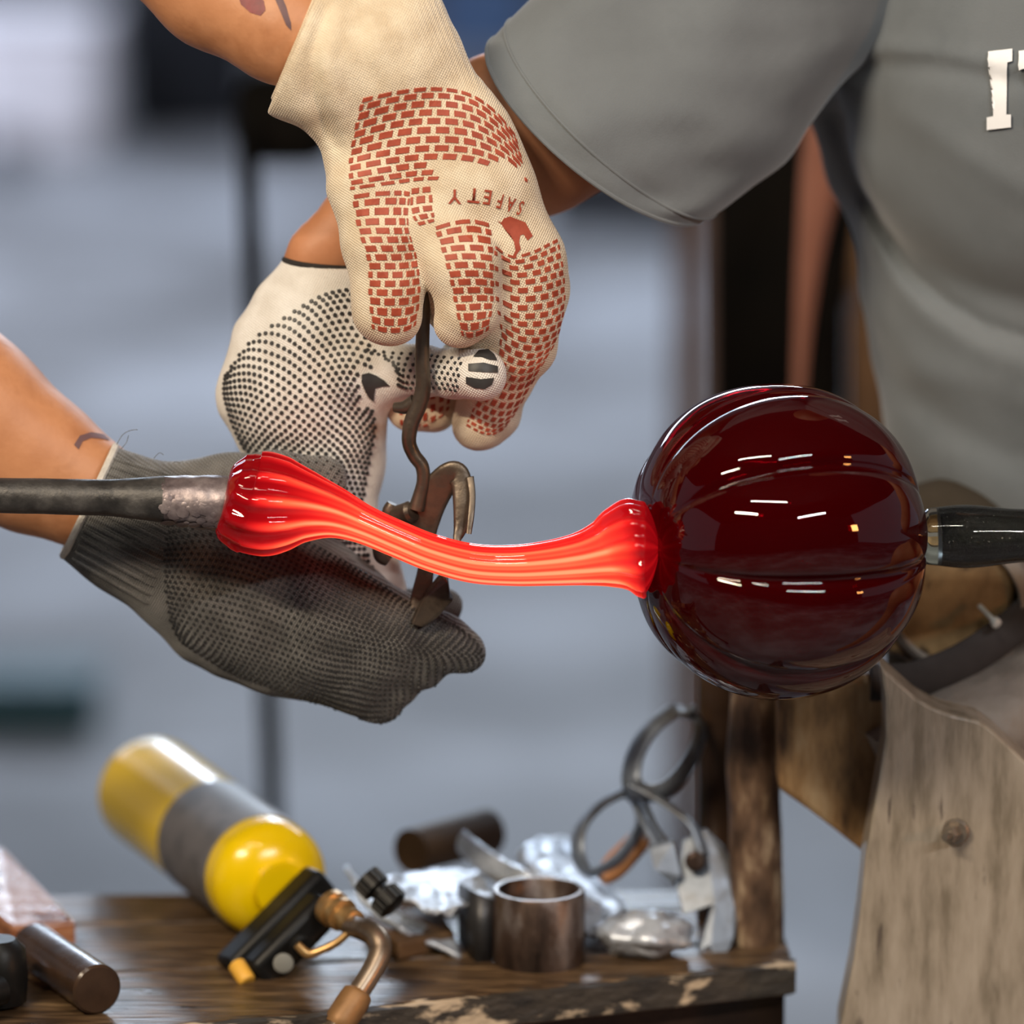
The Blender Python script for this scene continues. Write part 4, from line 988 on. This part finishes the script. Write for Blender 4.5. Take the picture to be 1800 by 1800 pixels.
# reddish wood block at the left with folded paper-like top highlight
def left_items():
    root = thing('wooden_paddle', T(50,1660), 'reddish wood block with glossy streaked top at the left end of the shelf', 'wooden block')
    a = [(-120,1700),(22,1672),(135,1662),(35,1560),(-150,1560)]
    base = [T(22,1676),T(135,1664),T(8,1556),T(-140,1580)]
    h = [0.017,0.017,0.026,0.030]
    V = base+[b+Z_*q for b, q in zip(base, h)]
    g = G(); g.add(V, [(0,1,2,3),(4,7,6,5),(0,4,5,1),(1,5,6,2),(2,6,7,3),(3,7,4,0)]); g.obj('blade', 'wood_red', root, smooth=False, bevel=0.0025)
    g = G(); q0 = T(-140,1700,0.012); q1 = T(30,1676,0.012)
    g.add(*prism([T(-140,1640,0.030),T(-20,1640,0.026),T(28,1686,0.020),T(-140,1720,0.02)], Vector((0,0,-0.012)))); g.obj('handle', 'wood_red', root, smooth=False, bevel=0.003)
    # dark dowel handle lying
    root = thing('dowel_handle', T(150,1790), 'short dark brown wooden dowel lying in front of the reddish block', 'dowel')
    n0 = P(172,1762,-0.005); f0 = P(60,1692,0.085); r = U(47); n0.z = f0.z = ZT+r
    f0 = n0+(f0-n0)
    g = G(); dd = (f0-n0); Ld = dd.length
    g.add(*lathe([(0,r*0.90),(0.0015,r),(Ld,r*0.92),(Ld+0.002,r*0.8)], n0, dd, 40)); g.obj('shaft', 'wood_dark', root)
    root = thing('black_knob_tool', T(-10,1770), 'black knob-ended tool cut off by the left edge of the picture', 'tool')
    g = G(); g.add(*lathe([(0,0.008),(0.003,0.016),(0.02,0.0175),(0.036,0.016),(0.042,0.010)], T(0,1768,0.0)+Vector((0,0.0,0.0)), Z_, 32)); g.obj('knob', 'black_plastic', root)
    g = G(); g.add(*tube([tuple(T(2,1740,0.018)), tuple(T(-200,1800,0.016))], 0.009, 20)); g.obj('grip', 'black_plastic', root)
left_items()

def mid_items():
    # brown leather/wood tube behind
    root = thing('wooden_mold', T(790,1540), 'blurred brown wooden cylinder lying behind the steel sheets', 'wooden cylinder')
    a = P(722,1496,0.28); b = P(856,1462,0.34); r = U(40,.3)
    g = G(); dd = (b-a).normalized(); Lg = (b-a).length
    g.add(*lathe([(0,r*0.70),(0,r),(Lg,r*1.08),(Lg+0.003,r*0.8)], a, dd, 32)); g.obj('body', 'wood_brown', root)
    # steel ring cup
    root = thing('steel_ring', T(945,1690), 'rusty short steel pipe ring standing on the shelf', 'steel ring')
    c = T(947,1690); c.y += 0.0; r = U(84,.1); H = 0.046
    c = Vector((c.x, T(947,1712).y+r, ZT))
    V = []; Fc = []; seg = 64
    prof = [(r*0.99,0),(r,0.002),(r,H-0.001),(r-0.0008,H),(r-0.0032,H),(r-0.004,H-0.001),(r-0.004,0.0)]
    for (q, z) in prof:
        for k in range(seg):
            t = 2*math.pi*k/seg; V.append(c+Vector((math.cos(t)*q, math.sin(t)*q, z)))
    for i in range(len(prof)):
        j = (i+1) % len(prof)
        for k in range(seg): Fc.append((i*seg+k, i*seg+(k+1) % seg, j*seg+(k+1) % seg, j*seg+k))
    g = G(); g.add(V, Fc); g.obj('ring_wall', 'rust_steel', root)
    # dark folded sheet block left of the ring
    root = thing('sheet_steel_form', T(830,1690), 'dark folded sheet of steel leaning against the ring, with bright curled top', 'steel sheet')
    C = [(862,1690),(838,1690),(815,1680),(808,1650),(790,1600)]
    front = [T(866,1692),T(836,1692),T(816,1672),T(805,1650)]
    g = G(); V = []; n = len(front)
    hh = [0.040,0.044,0.042,0.036]
    for q, h_ in zip(front, hh): V += [q, q+Z_*h_]
    Fc = [(2*i, 2*i+2, 2*i+3, 2*i+1) for i in range(n-1)]
    g.add(V, Fc); o = g.obj('side', 'dark_tin', root, smooth=True, sharp=60); so = o.modifiers.new('t', 'SOLIDIFY'); so.thickness = 0.0018
    # curled top plate: grid surface
    rows = [[(670,1545,.15),(720,1535,.2),(780,1530,.22),(840,1530,.22)],
            [(690,1562,.13),(735,1560,.16),(790,1556,.18),(850,1545,.18)],
            [(720,1582,.12),(760,1590,.13),(806,1580,.14),(862,1566,.15)],
            [(760,1600,.11),(785,1606,.11),(812,1590,.115),(866,1574,.13)]]
    def sheet(rows, name, m, par, th=0.0015, wob=0.0):
        A = np.array([[tuple(P(*q)) for q in r_] for r_ in rows]); nr, nc, _ = A.shape
        u = catmull(A.reshape(nr, -1), 6).reshape(-1, nc, 3); v = np.array([catmull(r_, 6) for r_ in u]); a, b_, _ = v.shape
        if wob:
            for i in range(a):
                for j in range(b_): v[i, j, 2] += wob*mnoise.noise(Vector((i*0.35, j*0.35, nr)))
        V = [tuple(p) for p in v.reshape(-1, 3)]; Fc = [(i*b_+j, i*b_+j+1, (i+1)*b_+j+1, (i+1)*b_+j) for i in range(a-1) for j in range(b_-1)]
        g = G(); g.add(V, Fc); o = g.obj(name, m, par, sharp=0); so = o.modifiers.new('t', 'SOLIDIFY'); so.thickness = th; return o
    sheet(rows, 'curled_plate', 'tin', root, wob=0.004)
    # long pair of jacks lying: bright bars
    root = thing('steel_spatula', T(700,1600), 'bright steel strip with rippled surface slanting down behind the torch knob', 'steel strip')
    sheet([[(612,1520,.19),(640,1560,.17),(700,1600,.15),(800,1650,.13)],[(625,1560,.16),(660,1600,.14),(720,1640,.12),(812,1680,.11)]], 'strip', 'tin', root, 0.003, wob=0.003)
    g = G(); g.add(*prism([T(640,1640),T(700,1690),T(800,1668),T(760,1620)], Vector((0,0,0.012)))); g.obj('wood_backing', 'wood_brown', root, smooth=False, bevel=0.002)
    root = thing('steel_bar', T(870,1600), 'bright flat steel bar leaning into the rusty ring', 'steel bar')
    C = catmull([tuple(P(a, b, Y))+(U(r, Y),) for a, b, Y, r in [(812,1480,.22,20),(850,1512,.20,23),(888,1536,.18,22),(920,1548,.165,20),(935,1552,.16,14)]], 6)
    g = G(); g.add(*tube(C[:, :3], C[:, 3], 14, flat=(0.6, 1.15))); g.obj('bar', 'tin', root)
    root = thing('steel_paddle', T(1000,1600), 'broad bright steel blade slanting down to the right behind the ring', 'steel blade')
    sheet([[(908,1500,.20),(945,1472,.24),(1000,1476,.26)],[(945,1540,.17),(985,1510,.21),(1032,1512,.24)],[(990,1585,.145),(1030,1560,.18),(1072,1558,.21)],[(1040,1640,.12),(1070,1612,.15),(1108,1604,.18)]], 'blade', 'tin', root, 0.004, wob=0.006)
    # wooden handle piece
    root = thing('wooden_dowel', T(1100,1560), 'small orange wooden handle lying against the shear handles', 'tool handle')
    C = catmull([tuple(P(a, b, Y))+(U(r, Y),) for a, b, Y, r in [(1058,1545,.17,14),(1075,1528,.175,23),(1100,1502,.18,24),(1125,1476,.19,21),(1132,1468,.19,12)]], 6)
    g = G(); g.add(*tube(C[:, :3], C[:, 3], 20)); g.obj('grip', 'wood_orange', root)
    root = thing('crumpled_sheet', T(1130,1620), 'crumpled bright metal lump lying between the ring and the shears', 'metal lump')
    V = []; Fc = []; c = T(1135,1650,0.010); A, B = 20, 28
    for i in range(A+1):
        ph = math.pi*i/A
        for k in range(B):
            t = 2*math.pi*k/B; q = Vector((math.sin(ph)*math.cos(t)*0.030, math.sin(ph)*math.sin(t)*0.022, math.cos(ph)*0.013))
            q *= 1+0.30*mnoise.noise(q*90+Vector((5,1,2)))+0.2*mnoise.noise(q*200); V.append(c+q+Z_*0.003)
    for i in range(A):
        for k in range(B): Fc.append((i*B+k, i*B+(k+1) % B, (i+1)*B+(k+1) % B, (i+1)*B+k))
    g = G(); g.add(V, Fc); g.obj('lump', 'tin', root, sharp=0)
mid_items()

def shears():
    root = thing('glass_shears', T(1230,1690), 'heavy steel shears with two open loop handles leaning against the post', 'shears')
    def loop(pts, Y, r, name, fl=(2.1, 0.8)):
        C = catmull([tuple(P(a, b, Y+dy)) for a, b, dy in pts+[pts[0]]], 6)
        g = G(); g.add(*tube(C, U(r, Y), 12, caps=False, flat=fl)); return g.obj(name, 'blade_steel', root)
    loop([(1186,1246,0.03),(1224,1262,0.03),(1228,1300,0.02),(1205,1350,0.01),(1170,1388,0),(1130,1392,0),(1110,1372,0),(1118,1325,0.01),(1145,1280,0.02)], 0.17, 11, 'handle_loop')
    loop([(1098,1392,0.02),(1118,1412,0.02),(1125,1450,0.015),(1095,1500,0),(1060,1528,0),(1032,1530,0),(1016,1500,0),(1022,1455,0.01),(1055,1415,0.02)], 0.17, 11, 'handle_loop')
    def bar(rows, name, m='blade_steel'):
        C = catmull([tuple(P(a, b, Y))+(U(r, Y),) for a, b, Y, r in rows], 6)
        g = G(); g.add(*tube(C[:, :3], C[:, 3], 12, flat=(1, 0.6))); return g.obj(name, m, root)
    bar([(1108,1378,.17,10),(1150,1400,.165,11),(1185,1425,.16,11),(1215,1450,.155,12),(1235,1500,.15,16)], 'shank')
    bar([(1118,1418,.17,9),(1140,1460,.165,10),(1165,1500,.16,11),(1190,1540,.15,16)], 'shank')
    bar([(1130,1400,.18,9),(1150,1450,.175,9),(1180,1495,.17,10)], 'shank')
    bar([(1180,1245,.2,9),(1205,1255,.19,12),(1222,1240,.19,8)], 'handle_tip')
    def blade(pts, Y, name, th=0.004):
        g = G(); g.add(*prism([P(a, b, Y+dy) for a, b, dy in pts], Vector((0, th, 0.001)))); return g.obj(name, 'blade_steel', root, smooth=False, bevel=0.001)
    blade([(1200,1480,0.01),(1240,1460,0.01),(1272,1490,0.008),(1296,1540,0.0),(1301,1590,-0.005),(1290,1650,-0.02),(1272,1690,-0.03),(1255,1690,-0.03),(1248,1664,-0.025),(1225,1672,-0.025),(1240,1630,-0.015),(1252,1592,-0.01),(1200,1610,-0.01),(1188,1560,0)], 0.15, 'blade')
    blade([(1140,1490,0.01),(1185,1480,0.01),(1198,1540,0.0),(1180,1556,0),(1150,1530,0)], 0.145, 'blade')
    g = G(); g.add(*lathe([(0,U(20)),(0.004,U(20)),(0.006,U(13))], P(1222,1512,0.148), Vector((0,-1,0)), 20)); g.obj('pivot_bolt', 'rust_steel', root)
shears()

# ================================================================= BENCH FRAME AT THE RIGHT
def bench():
    root = thing('glassblowing_bench', P(1600, 1500, 0.15), 'weathered wooden glassworking bench frame at the right with bolted side board', 'bench')
    # side board
    pts = [(1546,1168),(1560,1182),(1585,1204),(1612,1228),(1640,1244),(1672,1256),(1700,1262),(1722,1268),(1750,1288),(1775,1312),(1800,1336),(1880,1400),(2100,1520),(2100,2300),(1440,2300),(1478,1800),(1500,1690),(1512,1600),(1522,1500),(1540,1400),(1556,1300),(1556,1230)]
    g = G(); g.add(*prism([P(a, b, 0.045) for a, b in pts], Vector((0, 0.035, 0)))); g.obj('side_board', 'wood_board', root, smooth=False, bevel=0.0042)
    # bolt
    b = P(1680,1462,0.045); br = thing('x', (0,0,0), None, None); bpy.data.objects.remove(br)
    g = G(); g.add(*lathe([(0,U(26)),(0.0015,U(26)),(0.003,U(22))], b, Vector((-0.25,-1,0)), 28)); wsh = g.obj('washer', 'bolt', root)
    g = G(); g.add(*lathe([(0.002,U(16)),(0.009,U(16)),(0.011,U(12))], b, Vector((-0.5,-1,0.05)), 6)); g.obj('nut', 'bolt', root, smooth=False)
    g = G(); g.add(*lathe([(0.008,U(8)),(0.017,U(8)),(0.018,U(6))], b, Vector((-0.5,-1,0.05)), 16)); g.obj('bolt', 'bolt', root)
    # brace behind: curved plank
    pts = [(1366,1215),(1440,1205),(1560,1180),(1600,1300),(1580,1540),(1520,1502),(1470,1462),(1420,1424),(1368,1388)]
    g = G(); g.add(*prism([P(a, b_, 0.10) for a, b_ in pts], Vector((0, 0.03, 0)))); g.obj('brace', 'wood_brace', root, smooth=False, bevel=0.004)
    # corner post: slightly wavy log
    q = T(1328,1690)
    C = catmull([tuple(P(a, b_, Y))+(U(r, Y),) for a, b_, Y, r in [(1332,1100,0.16,44),(1330,1230,0.15,46),(1326,1330,0.15,50),(1326,1400,0.15,47),(1328,1480,0.15,48),(1330,1580,0.15,49),(1330,1660,0.15,50),(1330,1676,0.15,50)]], 6)
    rf = lambda i, a: 1+0.06*mnoise.noise(Vector((C[i][2]*25, math.cos(a)*1.3, math.sin(a)*1.3)))
    g = G(); g.add(*tube(C[:, :3], C[:, 3], 28, rfun=rf)); g.obj('post', 'wood_post', root)
    # dark rail behind post
    C = catmull([tuple(P(a, b_, Y))+(U(r, Y),) for a, b_, Y, r in [(1262,1090,0.22,36),(1260,1250,0.22,36),(1262,1400,0.22,36),(1258,1560,0.2,36),(1260,1640,0.19,36)]], 6)
    g = G(); g.add(*tube(C[:, :3], C[:, 3], 20)); g.obj('post', 'wood_dark', root, label='dark post behind the mottled one')
    # diagonal log behind board top
    C = catmull([tuple(P(a, b_, Y))+(U(r, Y),) for a, b_, Y, r in [(1560,1370,0.10,95),(1700,1290,0.12,110),(1850,1225,0.15,118),(2050,1150,0.2,118)]], 8)
    rf2 = lambda i, a: 1+0.05*mnoise.noise(Vector((C[i][0]*20, math.cos(a)*1.5, math.sin(a)*1.5)))
    g = G(); g.add(*tube(C[:, :3], C[:, 3], 36, rfun=rf2)); g.obj('rail_log', 'wood_grey', root, label='grey weathered round rail')
    # round end of the saddle log
    c = P(1640,1034,0.135)
    d = Vector((0.10, 1, 0.05)).normalized()
    def disc(prof): return lathe(prof, c, d, 64)
    g = G(); g.add(*disc([(0,U(150)),(-0.004,U(142)),(-0.008,U(90)),(-0.010,U(20)),(-0.010,0.0)])); g.obj('log_face', 'wood_log', root, label='tan sawn log end below the rod')
    g = G(); g.add(*lathe([(0.004,U(112)),(-0.010,U(113)),(-0.013,U(118)),(-0.011,U(132)),(-0.003,U(140)),(0.05,U(142)),(0.10,U(140))], P(1684,1056,0.137), d, 64, caps=False)); g.obj('log_rim', 'wood_grey', root, sharp=50)
    a = P(1722,1065,0.118); b_ = P(1748,1092,0.105)
    g = G(); g.add(*tube([tuple(a), tuple(b_)], U(5), 10)); g.add(*lathe([(0,U(10)),(0.003,U(10)),(0.004,U(6))], b_, (b_-a), 16)); g.obj('screw', 'screw', root, label='pale screw sticking out')
    # dark strap curving below
    C = catmull([tuple(P(*q)) for q in [(1530,1200,0.10),(1600,1196,0.105),(1680,1168,0.11),(1760,1118,0.12),(1850,1040,0.13)]], 8)
    g = G(); g.add(*tube(C, U(40), 14, flat=(0.35, 0.9))); g.obj('strap', 'strap', root)
    # legs to the floor
    for px, Y in ((1330, 0.15), (1262, 0.2)):
        q = P(px, 1676, Y); g = G(); g.add(*tube([(q.x, q.y, q.z), (q.x, q.y, 0.0)], 0.015, 12)); g.obj('leg', 'wood_dark', root)
bench()

# ================================================================= BACKGROUND
def heat_shield():
    Y = 1.0
    root = thing('heat_shield', P(1300, 500, Y), 'blurred tall black heat shield with a pinkish tapering strut, between grey sleeve and shirt', 'heat shield')
    root.location.z = 0; root.matrix_world = Matrix.Translation(root.location)
    def panel(x0, x1, y0, y1, Yp, th, m, name, lab=None):
        g = G(); g.add(*prism([P(x0, y0, Yp), P(x1, y0, Yp), P(x1, y1, Yp), P(x0, y1, Yp)], Vector((0, th, 0)))); return g.obj(name, m, root, smooth=False, bevel=0.004, label=lab)
    panel(1256, 1486, -300, 1150, Y, 0.012, 'black_cloth', 'panel')
    panel(1488, 1640, -300, 1150, Y+0.02, 0.012, 'wood_brown', 'side_panel', 'dark brown side panel')
    def bar(rows, m, name, lab, fl=(0.5, 1)):
        C = catmull([tuple(P(a, b, Y_))+(U(r, Y_),) for a, b, Y_, r in rows], 5)
        g = G(); g.add(*tube(C[:, :3], C[:, 3], 16, flat=fl)); return g.obj(name, m, root, label=lab)
    bar([(1475,40,.70,50),(1458,230,.72,44),(1446,300,.73,39),(1430,400,.74,28),(1418,500,.75,20),(1407,640,.76,12),(1400,800,.77,9),(1396,1100,.78,8)], 'skin_far', 'strut', 'pinkish brown tapering strut')
    bar([(1520,240,.86,22),(1490,330,.86,24),(1466,450,.86,28),(1448,600,.86,30),(1436,760,.86,32),(1430,1100,.86,32)], 'black_cloth', 'edge_strap', 'black strap beside the strut')
    q = P(1310, 1150, Y); g = G(); g.add(*tube([(q.x, Y+0.02, q.z+0.05), (q.x, Y+0.02, 0.0)], 0.018, 14)); g.obj('post', 'black_cloth', root)
    g = G(); g.add(*obox((q.x, Y+0.02, 0.01), X_, Y_, Z_, 0.12, 0.12, 0.01)); g.obj('foot_plate', 'black_cloth', root, smooth=False, bevel=0.003)
heat_shield()

q = F(1216, 700); pp = P(1218, 500, 2.6)
g = G(); g.add(*tube([(pp.x, 2.6, 0), (pp.x, 2.6, 1.15)], 0.022, 16)); tag(g.obj('steel_post', 'brown_metal', None), 'blurred reddish brown upright post left of the black-clothed person', 'post')

def stand():
    root = thing('pipe_stand', F(470, 1400), 'dark thin upright stand with a black head, blurred behind the gloves', 'stand')
    Y = 1.15; a = P(434,215,Y); b = P(480,1440,Y); d = (b-a)
    root.location = (b.x+0.02, Y, 0); root.matrix_world = Matrix.Translation(root.location)
    t = (0.03-a.z)/d.z; e = a+d*t
    g = G(); g.add(*tube([tuple(a), tuple(b), tuple(e)], 0.0085, 16)); g.obj('pole', 'black_cloth', root)
    g = G()
    c = P(500,205,Y+0.05); g.add(*obox(c, X_, Y_, Z_, U(88,Y), 0.03, U(80,Y))); g.obj('head', 'black_cloth', root, bevel=0.02)
    for k in range(3):
        an = 2*math.pi*k/3+0.4; g = G(); g.add(*tube([tuple(e+Z_*0.12), (e.x+0.28*math.cos(an), e.y+0.28*math.sin(an), 0.008)], 0.008, 10)); g.obj('leg', 'black_cloth', root)
stand()

def floor_thing(name, px, py, w_, h_, dpt, m, label, cat, taper=0.9, rot=0.0):
    q = F(px, py); c = Vector((q.x, q.y, 0)); root = thing(name, c, label, cat)
    ca, sa = math.cos(rot), math.sin(rot); ax = Vector((ca, sa, 0)); ay = Vector((-sa, ca, 0))
    V = []
    for z, s in ((0, taper), (h_, 1.0)):
        for sx, sy in ((-1,-1),(1,-1),(1,1),(-1,1)): V.append(c+ax*sx*w_/2*s+ay*(sy*dpt/2*s+dpt/2)+Z_*z)
    g = G(); g.add(V, [(0,1,2,3),(4,7,6,5),(0,4,5,1),(1,5,6,2),(2,6,7,3),(3,7,4,0)]); g.obj('body', m, root, smooth=False, bevel=min(w_, h_)*0.12)
    g = G(); V = []
    g.add(*obox(c+ay*(dpt/2)+Z_*(h_+0.012), ax, ay, Z_, w_/2*1.03, dpt/2*1.03, 0.012)); g.obj('rim', m, root, smooth=False, bevel=0.006)
    return root
floor_thing('tool_bag', 350, 250, 0.32, 0.36, 0.25, 'black_bag', 'blurred black tool bag standing far back on the floor', 'bag', 0.95, 0.3)
floor_thing('plastic_crate', 62, 275, 0.33, 0.30, 0.3, 'white_plastic', 'blurred pale lavender crate far back at the upper left', 'crate', 0.94, 0.1)
floor_thing('tray', 5, 310, 0.09, 0.06, 0.1, 'black_bag', 'small dark blurred tray at the left edge below the pale crate', 'tray', 0.9)
floor_thing('tray', 40, 1300, 0.19, 0.05, 0.14, 'teal', 'blurred dark teal tray on the floor at the lower left', 'tray', 0.95)
floor_thing('toolbox', 1090, 410, 0.34, 0.10, 0.2, 'black_bag', 'blurred black box on the floor seen under the grey sleeve', 'box', 0.97)
floor_thing('storage_bin', 850, 110, 0.30, 0.22, 0.25, 'blue_plastic', 'blurred blue bin far back between cream glove and sleeve', 'bin', 0.95)
